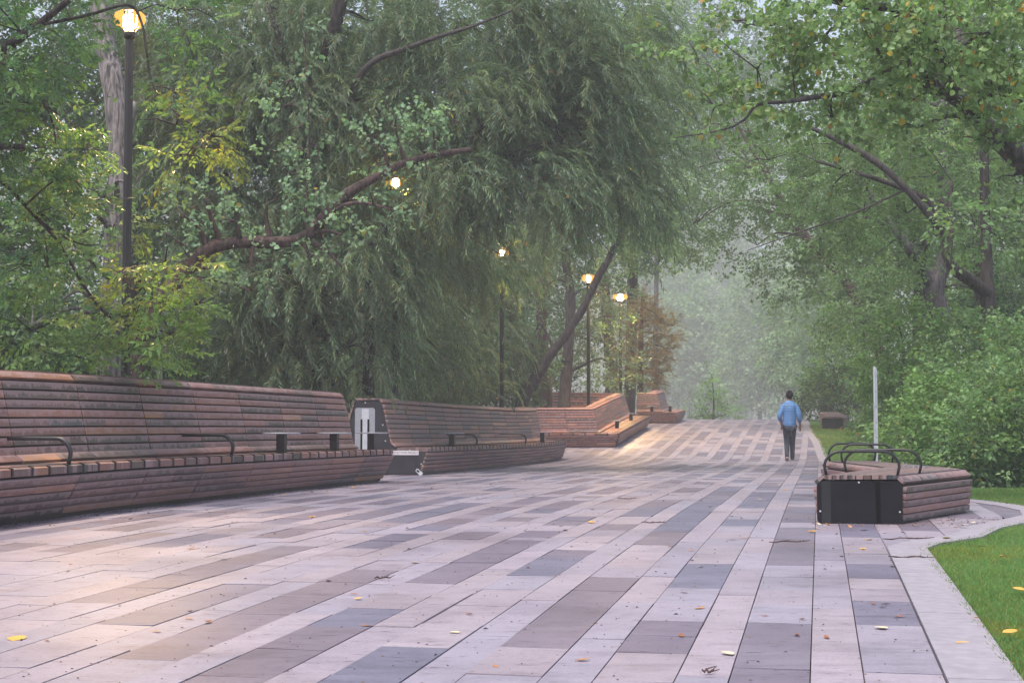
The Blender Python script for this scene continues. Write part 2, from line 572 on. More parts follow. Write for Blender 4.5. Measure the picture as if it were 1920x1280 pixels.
def build_path():
    V, Fc, C = [], [], []
    rnd = random.Random(5)
    top, low = 0.022, 0.0

    def tile(q0, q1, t0, t1, col, gapq=0.0055, gapt=0.003):
        qa, qb, ta, tb = q0 + gapq / 2, q1 - gapq / 2, t0 + gapt / 2, t1 - gapt / 2
        b = len(V)
        dz = rnd.uniform(-0.0025, 0.0025)
        tl = rnd.uniform(-0.0015, 0.0015)
        cs = [(qa, ta), (qb, ta), (qb, tb), (qa, tb)]
        for i, (q, t) in enumerate(cs):
            x, y = path_xy(q, t)
            V.append((min(x, edge_x(y) - .03), y, g(y) + top + dz + (tl if i in (1, 2) else -tl)))
        for (q, t) in cs:
            x, y = path_xy(q, t)
            V.append((min(x, edge_x(y) - .03), y, g(y) + low))
        Fc.extend([(b, b + 1, b + 2, b + 3), (b, b + 4, b + 5, b + 1), (b + 1, b + 5, b + 6, b + 2), (b + 2, b + 6, b + 7, b + 3), (b + 3, b + 7, b + 4, b)])
        j = rnd.uniform(0.93, 1.06)
        C.extend([tuple(c * j for c in col)] * 8)

    tend = 92.0
    for k in range(-17, 22):
        for (q0, q1, dark) in ((k * 0.5, k * 0.5 + 0.3, True), (k * 0.5 + 0.3, k * 0.5 + 0.5, False)):
            # explicit tile edges
            cuts = []
            forced = []
            if dark and k in RUNS:
                for (ya, yb) in RUNS[k]:
                    tf = t_of(q0 + .15, zof(ya))
                    tn = t_of(q0 + .15, zof(yb)) if yb < 1295 else 3.2
                    forced.append((tn, tf))
            t = 2.0 + rnd.random() * 0.6
            L = 0.62 if dark else 1.24
            state = rnd.random() < 0.4
            tiles = []
            bounds = sorted(forced)
            tlist = []
            cur = t
            for (a, bb) in bounds + [(tend, tend)]:
                if a > cur:
                    n = max(1, round((a - cur) / L))
                    for i in range(n):
                        tlist.append((cur + (a - cur) * i / n, cur + (a - cur) * (i + 1) / n, False))
                    cur = a
                if bb > cur:
                    n = max(1, round((bb - cur) / L))
                    for i in range(n):
                        tlist.append((cur + (bb - cur) * i / n, cur + (bb - cur) * (i + 1) / n, True))
                    cur = bb
            far_forced = max([bb for _, bb in bounds], default=0)
            dcol = rnd.choice(DARK)
            for (a, bb, fd) in tlist:
                xm, ym = path_xy((q0 + q1) / 2, (a + bb) / 2)
                if xm - (q1 - q0) / 2 > edge_x(ym) - 0.10 or ym < 1.0:
                    continue
                if ym < 10.9 and (q0 + q1) / 2 > 0.8:
                    continue
                lim = -7.4 if ym < 44 else (-7.4 + (ym - 44) * .0)
                if (q0 + q1) / 2 < lim:
                    continue
                isd = fd
                if dark and not fd and a >= max(far_forced, 13.0 if k > -10 else 9) - 0.01:
                    state = rnd.random() < (0.66 if state else 0.42)
                    isd = state
                    if rnd.random() < 0.4: dcol = rnd.choice(DARK)
                if isd:
                    if rnd.random() < 0.35: dcol = rnd.choice(DARK)
                    col = dcol
                elif dark and rnd.random() < 0.22 and ym > 12:
                    col = rnd.choice(MID)
                else:
                    col = rnd.choice(LIGHT)
                tile(q0, q1, a, bb, col)
    me = mesh_np('path', np.array(V), np.array(Fc), M['stone'], col=np.array(C))
    o = link(bpy.data.objects.new('path', me))
    tag(o, kind='structure')
    # bedding under the stones (shows as the dark joints)
    ys = np.arange(-2, 95, 0.25)
    V, Fc = [], []
    for y in ys:
        xl, xr = C0 + 0.192 * y - 8.0, edge_x(y) - 0.02
        V += [(xl, y, g(y) + 0.004), ((xl + xr) / 2, y, g(y) + 0.004), (xr, y, g(y) + 0.004)]
    for i in range(len(ys) - 1):
        for j in (0, 1):
            a = i * 3 + j
            Fc.append((a, a + 1, a + 4, a + 3))
    tag(link(bpy.data.objects.new('path_bedding', mesh_np('path_bedding', np.array(V), np.array(Fc), M['joint']))), kind='structure')
    # concrete edging band, cut into slabs
    V, Fc = [], []
    yl = list(np.arange(0.5, 11.15, 0.15)) + [11.15]
    pts = [(edge_x(y), y) for y in yl] + [(x, y) for x, y in zip(_ex[1:], _ey[1:])]
    dense = []
    for (a, b) in zip(pts[:-1], pts[1:]):
        n = max(1, int(math.dist(a, b) / 0.2))
        for i in range(n):
            dense.append((a[0] + (b[0] - a[0]) * i / n, a[1] + (b[1] - a[1]) * i / n))
    # inward normals, smoothed
    P2 = np.array(dense)
    T = np.gradient(P2, axis=0)
    T = np.array([np.convolve(T[:, j], np.ones(3) / 3, mode='same') for j in (0, 1)]).T
    T /= np.linalg.norm(T, axis=1)[:, None] + 1e-9
    Nn = np.stack([-T[:, 1], T[:, 0]], 1)
    acc = 0.0
    for i in range(len(P2) - 1):
        acc += np.linalg.norm(P2[i + 1] - P2[i])
        e = 0.0
        if acc > 1.8:
            acc = 0.0; e = 0.006
        a, b = P2[i], P2[i + 1] + (P2[i] - P2[i + 1]) * (e / 0.2)
        w = 0.270
        c, d = P2[i + 1] + Nn[i + 1] * w + (P2[i] - P2[i + 1]) * (e / 0.2), P2[i] + Nn[i] * w
        bidx = len(V)
        for q in (a, b, c, d):
            V.append((q[0], q[1], g(q[1]) + 0.031))
        for q in (a, b, c, d):
            V.append((q[0], q[1], g(q[1]) - 0.02))
        Fc += [(bidx, bidx + 1, bidx + 2, bidx + 3), (bidx, bidx + 4, bidx + 5, bidx + 1), (bidx + 2, bidx + 6, bidx + 7, bidx + 3), (bidx + 1, bidx + 5, bidx + 6, bidx + 2)]
    tag(link(bpy.data.objects.new('path_edging', mesh_np('path_edging', np.array(V), np.array(Fc), M['concrete']))), kind='structure')


def build_ground():
    xs = np.concatenate([np.arange(-800, -40, 40), np.arange(-40, 41, 2.0), np.arange(80, 801, 40)])
    ys = np.concatenate([np.arange(-60, 0, 10), np.arange(0, 72, 0.5), np.arange(72, 140, 4), np.arange(150, 900, 40)])
    X, Y = np.meshgrid(xs, ys)
    Z = gv(Y) - 0.03
    V = np.stack([X.ravel(), Y.ravel(), Z.ravel()], 1)
    nx = len(xs)
    idx = np.arange(len(V)).reshape(len(ys), nx)
    Fc = np.stack([idx[:-1, :-1].ravel(), idx[:-1, 1:].ravel(), idx[1:, 1:].ravel(), idx[1:, :-1].ravel()], 1)
    tag(link(bpy.data.objects.new('ground', mesh_np('ground', V, Fc, M['soil'], smooth=True))), kind='structure')
    # lawn sheet beside the edging
    ys = np.arange(0.5, 66, 0.25)
    V, Fc = [], []
    for y in ys:
        xe = edge_x(y)
        w = np.interp(y, [0, 11, 14, 17, 21, 30, 43, 56, 66], [6, 5, 4.0, 2.2, 1.9, 2.4, 3.2, 2.0, 1.0])
        V += [(xe + 0.004, y, g(y) + 0.012), (xe + w, y, g(y) + 0.012)]
    for i in range(len(ys) - 1):
        Fc.append((2 * i, 2 * i + 1, 2 * i + 3, 2 * i + 2))
    tag(link(bpy.data.objects.new('lawn', mesh_np('lawn', np.array(V), np.array(Fc), M['turf']))), kind='structure')
    # grass blades
    rg = np.random.default_rng(3)
    out_v, out_c = [], []
    for (n, ya, yb, h, wd) in ((60000, 5.2, 14.5, 0.032, 0.0045), (16000, 14.5, 21, 0.05, 0.008), (15000, 40, 56, 0.06, 0.018)):
        y = rg.uniform(ya, yb, n)
        w = np.interp(y, [0, 5, 8, 11, 14, 17, 21, 30, 43, 56, 66], [1, 0.9, 1.2, 2.2, 3.0, 2.2, 1.9, 2.4, 3.2, 2.0, 1.0])
        x = edge_xv(y) + (rg.uniform(0, 1, n) ** 1.15 * 1.03 - .022) * w
        z = gv(y) + 0.005
        ang = rg.uniform(0, 2 * np.pi, n)
        hh = h * rg.uniform(0.6, 1.25, n)
        lean = rg.uniform(0.1, 0.9, n) * hh
        la = rg.uniform(0, 2 * np.pi, n)
        dx, dy = np.cos(ang) * wd / 2, np.sin(ang) * wd / 2
        v = np.zeros((n, 4, 3))
        v[:, 0] = np.stack([x - dx, y - dy, z], 1)
        v[:, 1] = np.stack([x + dx, y + dy, z], 1)
        mx, my = x + np.cos(la) * lean * .35, y + np.sin(la) * lean * .35
        v[:, 2] = np.stack([x + np.cos(la) * lean + dx * .25, y + np.sin(la) * lean + dy * .25, z + hh], 1)
        v[:, 3] = np.stack([mx - dx, my - dy, z + hh * .55], 1)
        out_v.append(v.reshape(-1, 3))
        base = np.array([0.118, 0.21, 0.062])
        clump = 0.5 + 0.5 * np.sin(x * 3.1 + 1.3 * np.sin(y * 2.3)) * np.sin(y * 2.7)
        c = base[None] * (0.75 + 0.5 * rg.random(n) + 0.25 * clump)[:, None]
        c[:, 0] *= rg.uniform(0.8, 1.5, n)
        patch = np.sin(x * 1.7 + 2 * np.sin(y * .9)) * np.sin(y * 1.3 + x) > .55
        c[patch] *= np.array([1.25, 1.02, .8])
        dry = rg.random(n) < np.where(patch, .14, .05)
        c[dry] = (0.22, 0.2, 0.08)
        out_c.append(np.repeat(c, 4, 0))
    V = np.concatenate(out_v); C = np.concatenate(out_c)
    Fc = np.arange(len(V)).reshape(-1, 4)
    o = link(bpy.data.objects.new('grass', mesh_np('grass', V, Fc, M['leaf'], col=C)))
    tag(o, 'short green mown grass of the lawn beside the paving', 'grass', kind='stuff')


build_ground()
build_path()

# ------------------------------------------------------------------ long timber benches
WOODS = [(0.215, 0.112, 0.092), (0.19, 0.108, 0.096), (0.155, 0.105, 0.098), (0.245, 0.125, 0.098), (0.12, 0.092, 0.08),
         (0.215, 0.118, 0.108), (0.27, 0.14, 0.095), (0.165, 0.108, 0.102), (0.095, 0.082, 0.07), (0.23, 0.118, 0.10)]
RARE = [(0.34, 0.175, 0.09), (0.38, 0.21, 0.13), (0.08, 0.085, 0.09), (0.07, 0.06, 0.055)]


def plank_col(rnd, tint=(1, 1, 1)):
    c = rnd.choice(RARE) if rnd.random() < 0.06 else rnd.choice(WOODS)
    j = rnd.uniform(0.85, 1.15) * 1.08
    return tuple(a * j * t for a, t in zip(c, tint))


class Line:
    """a bench's front line on the ground; offsets go to its left"""
    def __init__(self, pts, smooth=True, step=0.3):
        pts = [Vector((p[0], p[1])) for p in pts]
        if smooth and len(pts) > 2:
            out = []
            for i in range(len(pts) - 1):
                p0 = pts[max(i - 1, 0)]; p1 = pts[i]; p2 = pts[i + 1]; p3 = pts[min(i + 2, len(pts) - 1)]
                n = max(1, int((p2 - p1).length / step))
                for k in range(n):
                    t = k / n
                    out.append(0.5 * ((2 * p1) + (p2 - p0) * t + (2 * p0 - 5 * p1 + 4 * p2 - p3) * t * t + (3 * p1 - p0 - 3 * p2 + p3) * t ** 3))
            out.append(pts[-1])
            pts = out
        self.p = pts
        self.s = [0.0]
        for a, b in zip(pts[:-1], pts[1:]):
            self.s.append(self.s[-1] + (b - a).length)
        self.len = self.s[-1]
        tn = [(b - a).normalized() for a, b in zip(pts[:-1], pts[1:])]
        nn = [Vector((-t.y, t.x)) for t in tn]
        self.n = []
        for i in range(len(pts)):
            a = nn[max(i - 1, 0)]; b = nn[min(i, len(nn) - 1)]
            self.n.append((a + b) / (1 + a.dot(b)))

    def at(self, s):
        s = min(max(s, 0), self.len)
        i = 0
        while i < len(self.s) - 2 and self.s[i + 1] < s: i += 1
        t = (s - self.s[i]) / max(1e-9, self.s[i + 1] - self.s[i])
        return self.p[i].lerp(self.p[i + 1], t), self.n[i].lerp(self.n[i + 1], t)

    def pt(self, s, o, h):
        p, n = self.at(s)
        q = p + n * o
        return Vector((q.x, q.y, g(p.y) + h))

    def tangent(self, s):
        a, _ = self.at(s - 0.05); b, _ = self.at(s + 0.05)
        return (b - a).normalized()

    def s_for_px(self, px, o, h):
        best, bs = 1e9, 0
        for i in range(int(self.len / 0.05) + 1):
            u = proj(self.pt(i * 0.05, o, h))[0]
            if abs(u - px) < best: best, bs = abs(u - px), i * 0.05
        return bs


def planks(mb, ln, a, b, rows, sections, rnd, th=0.032, gap=0.017, tint=(1, 1, 1), s0=0.0, s1=None, break_p=0.45):
    """rows of planks between profile points a (o,h) and b, cut at the sections along the line"""
    s1 = ln.len if s1 is None else s1
    a, b = Vector(a), Vector(b)
    d = (b - a)
    L = d.length
    nrm = Vector((-d.y, d.x)).normalized()  # outward side of the profile
    for r in range(rows):
        f0 = (r * L / rows + gap / 2) / L
        f1 = ((r + 1) * L / rows - gap / 2) / L
        pa, pb = a + d * f0, a + d * f1
        for (sa, sb) in zip(sections[:-1], sections[1:]):
            cuts = [sa + 0.009]
            if rnd.random() < break_p: cuts.append(sa + (sb - sa) * rnd.choice((0.33, 0.5, 0.5, 0.66)))
            cuts.append(sb - 0.009)
            for (ca, cb) in zip(cuts[:-1], cuts[1:]):
                ca, cb = max(ca, s0), min(cb, s1)
                if cb - ca < 0.03: continue
                jog = rnd.uniform(-0.003, 0.003)
                ks = [ca] + [s for s in ln.s if ca + 0.05 < s < cb - 0.05] + [cb]
                vs, pv, uv = [], [], []
                uo, vo = rnd.uniform(0, 40), rnd.uniform(0, 40)
                for s in ks:
                    for (q, off, v) in ((pa, th + jog, 0), (pb, th + jog, 1), (pb, 0, 1), (pa, 0, 0)):
                        w = q + nrm * off
                        vs.append(ln.pt(s, w.x, w.y))
                        pv.append(v)
                        uv.append((s + uo, vo + v * (pb - pa).length))
                fs = []
                for i in range(len(ks) - 1):
                    for k in range(4):
                        fs.append((i * 4 + k, i * 4 + (k + 1) % 4, i * 4 + 4 + (k + 1) % 4, i * 4 + 4 + k))
                fs += [(0, 3, 2, 1), tuple((len(ks) - 1) * 4 + k for k in range(4))]
                mb.add(vs, fs, plank_col(rnd, tint), pv, uv)


def ribbon(mb, ln, prof, s0, s1, col=(1, 1, 1)):
    ks = [s0] + [s for s in ln.s if s0 + 0.02 < s < s1 - 0.02] + [s1]
    n = len(prof)
    vs = [ln.pt(s, o, h) for s in ks for (o, h) in prof]
    fs = []
    for i in range(len(ks) - 1):
        for k in range(n - 1):
            fs.append((i * n + k, i * n + k + 1, i * n + n + k + 1, i * n + n + k))
    mb.add(vs, fs, col)


def sections_of(length, rnd, step=2.0, corners=()):
    out = []
    marks = [0.0] + [c for c in corners] + [length]
    for a, b in zip(marks[:-1], marks[1:]):
        n = max(1, round((b - a) / step))
        out += [a + (b - a) * i / n for i in range(n)]
    return out + [length]


def tube_pts(pts, n=6):
    """rounded poly-line"""
    pts = [Vector(p) for p in pts]
    out = [pts[0]]
    for i in range(1, len(pts) - 1):
        a, b, c = pts[i - 1], pts[i], pts[i + 1]
        r = min((a - b).length, (c - b).length) * 0.5
        p, q = b + (a - b).normalized() * r, b + (c - b).normalized() * r
        for k in range(n + 1):
            t = k / n
            out.append((1 - t) ** 2 * p + 2 * t * (1 - t) * b + t * t * q)
    out.append(pts[-1])
    return out


def long_bench(name, label, pts, smooth=True, hs=1.0, lean=0.17, rear=1.75, capw=0.5, corners=(), seed=1, tints=None, ends=(True, True), step=1.45, brackets=True, nback=8, nfront=5, core_end=0.03):
    rnd = random.Random(seed)
    ln = Line(pts, smooth)
    root = empty(name, label, 'bench', 'long timber benches along the promenade', loc=(0, 0, 0))
    H = lambda h: h * hs
    cs = [ln.s[[i for i, p in enumerate(ln.p) if (p - Vector(c)).length < 1e-4][0]] for c in corners]
    secs = sections_of(ln.len, rnd, step, cs)
    tint = tints or (1, 1, 1)
    SF = 0.0           # seat front edge
    # front skirt
    mb = MB(); planks(mb, ln, (SF + lean, H(.075)), (SF, H(.425)), nfront, secs, rnd, tint=tint); mb.build('front_panel', M['wood'], root)
    # seat: boards laid across, with dark gaps
    mb = MB()
    s = 0.02
    brk = []
    edge = ln.s
    while s < ln.len - 0.05:
        w = rnd.choice((0.30, 0.34, 0.34)) if brackets else 0.34
        e = min(s + w, ln.len - 0.02)
        for c in cs:
            if s < c < e: e = c
        vs, pv, uv = [], [], []
        uo = rnd.uniform(0, 30)
        for sv in (s, e - 0.03):
            for (o, h) in ((SF - .02, H(.435)), (SF - .02, H(.497)), (SF, H(.505)), (.53, H(.505)), (.53, H(.44))):
                vs.append(ln.pt(sv, o, h)); pv.append(0.3); uv.append((o + uo, sv))
        fs = [(k, (k + 1) % 5, 5 + (k + 1) % 5, 5 + k) for k in range(5)] + [(4, 3, 2, 1, 0), (5, 6, 7, 8, 9)]
        mb.add(vs, fs, plank_col(rnd, tint), pv, uv)
        brk.append(e - 0.015)
        s = e
    mb.build('seat', M['wood'], root)
    if brackets:
        for s in brk[:-1]:
            mb = MB()
            ribs = [(SF - .028, H(.44)), (SF - .028, H(.508)), (SF, H(.516)), (.17, H(.512))]
            for (q, q2) in zip(ribs[:-1], ribs[1:]):
                vs = [ln.pt(s + ds, o + do, h - dh) for ds in (-.013, .013) for (o, h, do, dh) in ((*q, 0, 0), (*q2, 0, 0), (*q2, .012, .006), (*q, .012, .006))]
                mb.add(vs, [(0, 1, 5, 4), (1, 2, 6, 5), (2, 3, 7, 6), (3, 0, 4, 7), (0, 3, 2, 1), (4, 5, 6, 7)])
            mb.build('seat_bracket', M['steel_black'], root)
    # curved transition, back rest, cap
    mb = MB()
    planks(mb, ln, (.55, H(.505)), (.64, H(.565)), 1, secs, rnd, gap=0.006, tint=tint)
    planks(mb, ln, (.645, H(.57)), (.80, H(1.265)), nback, secs, rnd, tint=tint)
    mb.build('backrest', M['wood'], root)
    mb = MB()
    planks(mb, ln, (.80, H(1.275)), (.86, H(1.335)), 1, secs, rnd, gap=0.004, tint=tint)
    planks(mb, ln, (.865, H(1.338)), (.86 + capw, H(1.338)), 3, secs, rnd, gap=0.008, tint=tint)
    mb.build('cap', M['wood'], root)
    mb = MB()
    planks(mb, ln, (.87 + capw, H(1.33)), (rear, H(.075)), 11, secs, rnd, tint=tint)
    mb.build('rear_panel', M['wood'], root)
    # dark steel inside
    prof = [(SF + lean + .03, H(.0)), (SF + lean + .03, H(.09)), (SF + .03, H(.43)), (.56, H(.48)), (.66, H(.55)), (.825, H(1.26)), (.88, H(1.315)), (.85 + capw, H(1.31)), (rear - .04, H(.08)), (rear - .04, H(.0))]
    mb = MB(); ribbon(mb, ln, prof, core_end, ln.len - core_end); mb.build('frame', M['steel_black'], root)
    panels = []
    for k, (flag, s) in enumerate(zip(ends, (0.025, ln.len - 0.025))):
        if not flag: continue
        mb = MB()
        t = ln.tangent(s)
        pr = [(SF + lean + .01, H(.03)), (SF + .005, H(.43)), (.55, H(.475)), (.65, H(.55)), (.81, H(1.27)), (.87, H(1.32)), (.86 + capw, H(1.32)), (rear - .01, H(.08)), (rear - .02, H(.03))]
        dv = Vector((t.x, t.y, 0)) * (0.02 if k == 0 else -0.02)
        mb.prism([ln.pt(s, o, h) for (o, h) in pr], dv)
        panels.append(mb.build('end_panel', M['panel_grey'], root))
    return root, ln, panels


def side_table(root, ln, px, o=0.28, hs=1.0, name='side_table', r=0.24, s=None):
    s = ln.s_for_px(px, o, .6 * hs) if s is None else s
    t = ln.tangent(s)
    rz = math.atan2(t.y, t.x)
    mb = MB()
    z0, z1 = .50 * hs, .745 * hs
    p0 = ln.pt(s, o, z0)
    mb.box(p0 + Vector((0, 0, (z1 - z0) / 2)), (.105, .105, z1 - z0), rz)
    tb = mb.build(name, M['steel_black'], root)
    m2 = MB()
    m2.lathe(p0 + Vector((0, 0, z1 - z0)), [(r * .98, 0), (r, .004), (r, .014), (r * .98, .018)], 28)
    m2.build('table_top', M['galv'], tb)
    return tb


def arm_hoop(root, ln, px, hs=1.0, s=None, name='armrest', o0=.05, o1=.70, top=.235):
    s = ln.s_for_px(px, o0, .62 * hs) if s is None else s
    mb = MB()
    base = .505 * hs
    pts = tube_pts([ln.pt(s, o0, base), ln.pt(s, o0 - .03, base + top * .55), ln.pt(s, o0 + .06, base + top), ln.pt(s, o0 + .3, base + top), ln.pt(s, o1, base + top)])
    mb.tube(pts, .012, 8, flat=(.02, .009))
    return mb.build(name, M['steel_black'], root, smooth=True)


def px_line(rows):
    out = []
    for (px, Y) in rows:
        out.append(((px - CX) / F * Y, Y))
    return out


B1 = [(-5.05, 8.8), (-4.63, 10.8), (-4.33, 12.3), (-3.78, 15.0), (-3.08, 18.3), (-2.42, 21.4), (-1.80, 24.25)]
bench1, ln1, _ = long_bench('long_bench', 'long weathered timber bench at the left with two hoop armrests and three small tables', B1, seed=3, ends=(True, True), lean=0.19)
for px in (128, 433):
    arm_hoop(bench1, ln1, px)
for px in (527, 627, 697):
    side_table(bench1, ln1, px, o=0.26)

B2 = [(-1.50, 28.0), (-.80, 31.5), (-.02, 35.2), (.72, 38.6), (1.42, 42.0)]
bench2, ln2, pan2 = long_bench('long_bench', 'long timber bench with a charcoal end panel carrying a steel plate and white sticker', B2, seed=8, lean=0.12, capw=0.42, rear=1.70)
for px in (848, 1017):
    side_table(bench2, ln2, px, o=0.3)
for px in (893, 985):
    arm_hoop(bench2, ln2, px, name='armrest')


# details on the near end panel of bench 2
def on_panel(o, h, lift=0.0):
    t = ln2.tangent(0.03)
    p = ln2.pt(0.025, o, h)
    return p - Vector((t.x, t.y, 0)) * lift


def panel_rect(name, mat, o0, o1, h0, h1, lift, parent, thick=0.004, bev=0.0):
    mb = MB()
    t = ln2.tangent(0.03)
    poly = [(o0, h0), (o1, h0), (o1, h1), (o0, h1)]
    if bev:
        poly = [(o0, h0), (o1, h0), (o1, h1 - bev), (o1 - bev, h1), (o0 + bev, h1), (o0, h1 - bev)]
    mb.prism([on_panel(o, h, lift) for o, h in poly], -Vector((t.x, t.y, 0)) * thick)
    return mb.build(name, mat, parent)


ep = pan2[0]
plate = panel_rect('steel_plate', M['galv'], .935, 1.30, .06, 1.20, .002, ep, .006, bev=.03)
panel_rect('light_strip', M['galv_light'], 1.045, 1.175, .06, 1.18, .010, ep, .004)
for o in (1.035, 1.16):
    panel_rect('dark_slot', M['wet'], o, o + .035, .30, 1.0, .016, ep, .003)
stk = panel_rect('sticker', M['sticker'], .14, .68, .375, .452, .003, ep, .002)
panel_rect('hatch', M['panel_grey'], .21, 1.25, .05, .33, .0025, ep, .004)


def text_obj(txt, size, mat, parent, origin, xdir, updir):
    cu = bpy.data.curves.new('lettering', 'FONT')
    cu.body = txt
    cu.size = size
    cu.align_x = 'CENTER'; cu.align_y = 'CENTER'
    cu.extrude = 0.0006
    tmp = bpy.data.objects.new('lettering', cu)
    COL.objects.link(tmp)
    bpy.context.view_layer.update()
    dg = bpy.context.evaluated_depsgraph_get()
    me = bpy.data.meshes.new_from_object(tmp.evaluated_get(dg))
    bpy.data.objects.remove(tmp)
    me.materials.clear(); me.materials.append(mat)
    x = Vector(xdir).normalized(); u = Vector(updir).normalized(); n = x.cross(u)
    mt = Matrix(((x.x, u.x, n.x, origin[0]), (x.y, u.y, n.y, origin[1]), (x.z, u.z, n.z, origin[2]), (0, 0, 0, 1)))
    me.transform(mt)
    o = bpy.data.objects.new('lettering', me)
    return link(o, parent)


_t2 = ln2.tangent(0.03)
text_obj('PROTECTION PANELS', 0.052, M['ink'], stk, on_panel(.41, .413, .0065), Vector((_t2.y, -_t2.x, 0)), (0, 0, 1))
for (o, h) in ((1.11, 1.29), (.79, .90), (.74, .62), (1.42, .9), (.30, .455), (.09, .22)):
    p = on_panel(o, h, .004)
    mb = MB()
    mb.tube([p, p - Vector((_t2.x, _t2.y, 0)) * .012], .013, 8)
    mb.build('bolt', M['bolt'], ep)
# padlock hanging at the foot of the panel
pl = empty('padlock', 'small silver padlock hanging at the foot of the charcoal end panel', 'padlock')
mb = MB()
pc = on_panel(.12, .075, .03)
xd = Vector((_t2.y, -_t2.x, 0)); up = Vector((0, 0, 1))
a0 = -R(38)
ax = xd * math.cos(a0) + up * math.sin(a0); ay = -xd * math.sin(a0) + up * math.cos(a0)
mb.prism([pc + ax * x + ay * y for x, y in ((-.0, -.032), (.058, -.032), (.066, -.024), (.066, .024), (.058, .032), (0, .032))], -Vector((_t2.x, _t2.y, 0)) * .03)
mb.build('lock_body', M['galv_light'], pl)
mb = MB()
mb.tube(tube_pts([pc + ay * .024, pc + ay * .024 - ax * .06, pc - ax * .072, pc - ay * .024 - ax * .06, pc - ay * .024]), .008, 8)
mb.build('shackle', M['bolt'], pl, smooth=True)

# bench 3 folds round a planting bed
B3 = [(.75, 45.6), (3.02, 45.75), (4.62, 53.4), (4.70, 55.7), (1.7, 56.4)]
B3 = [(.75, 45.6), (3.02, 45.75), (4.66, 53.6), (4.66, 55.6), (1.7, 56.3)]
bench3, ln3, _ = long_bench('long_bench', 'reddish timber bench folding round a lamp post, its cap lit by the lamps', [(.75, 45.6), (3.02, 45.75), (4.70, 54.6), (1.75, 55.6)], smooth=False, hs=.86, rear=1.18, capw=.22, corners=[(3.02, 45.75), (4.70, 54.6)], seed=21, tints=(1.12, .92, .88), lean=.12, brackets=True)
for px in (1170, 1203):
    side_table(bench3, ln3, None, o=0.3, hs=.86, s=2.27 + (2.2 if px == 1170 else 6.1))
mb = MB()
for s in (2.27,):
    for ds in (-.07, .07):
        pass
# dark seams at the folded corner
s = 2.36
for (a, b) in (((.66, .57), (.81, 1.27)), ((.10, .06), (-.03, .43))):
    q = [ln3.pt(s - .09, a[0] - .035, a[1] * .86), ln3.pt(s + .09, a[0] - .035, a[1] * .86), ln3.pt(s + .09, b[0] - .035, b[1] * .86), ln3.pt(s - .09, b[0] - .035, b[1] * .86)]
    mb.prism(q, (0, .02, 0))
mb.build('corner_seam', M['panel_grey'], bench3)

bench4, ln4, _ = long_bench('long_bench', 'short timber bench turning a corner at the far end of the row', [(4.45, 57.6), (5.9, 57.4), (6.55, 60.6)], smooth=False, hs=.84, rear=1.25, capw=.3, corners=[(5.9, 57.4)], seed=31, tints=(1.0, .92, .95), lean=.1, brackets=False)
side_table(bench4, ln4, None, o=.3, hs=.84, s=.7, r=.2)
side_table(bench4, ln4, None, o=.3, hs=.84, s=1.9, r=.1)


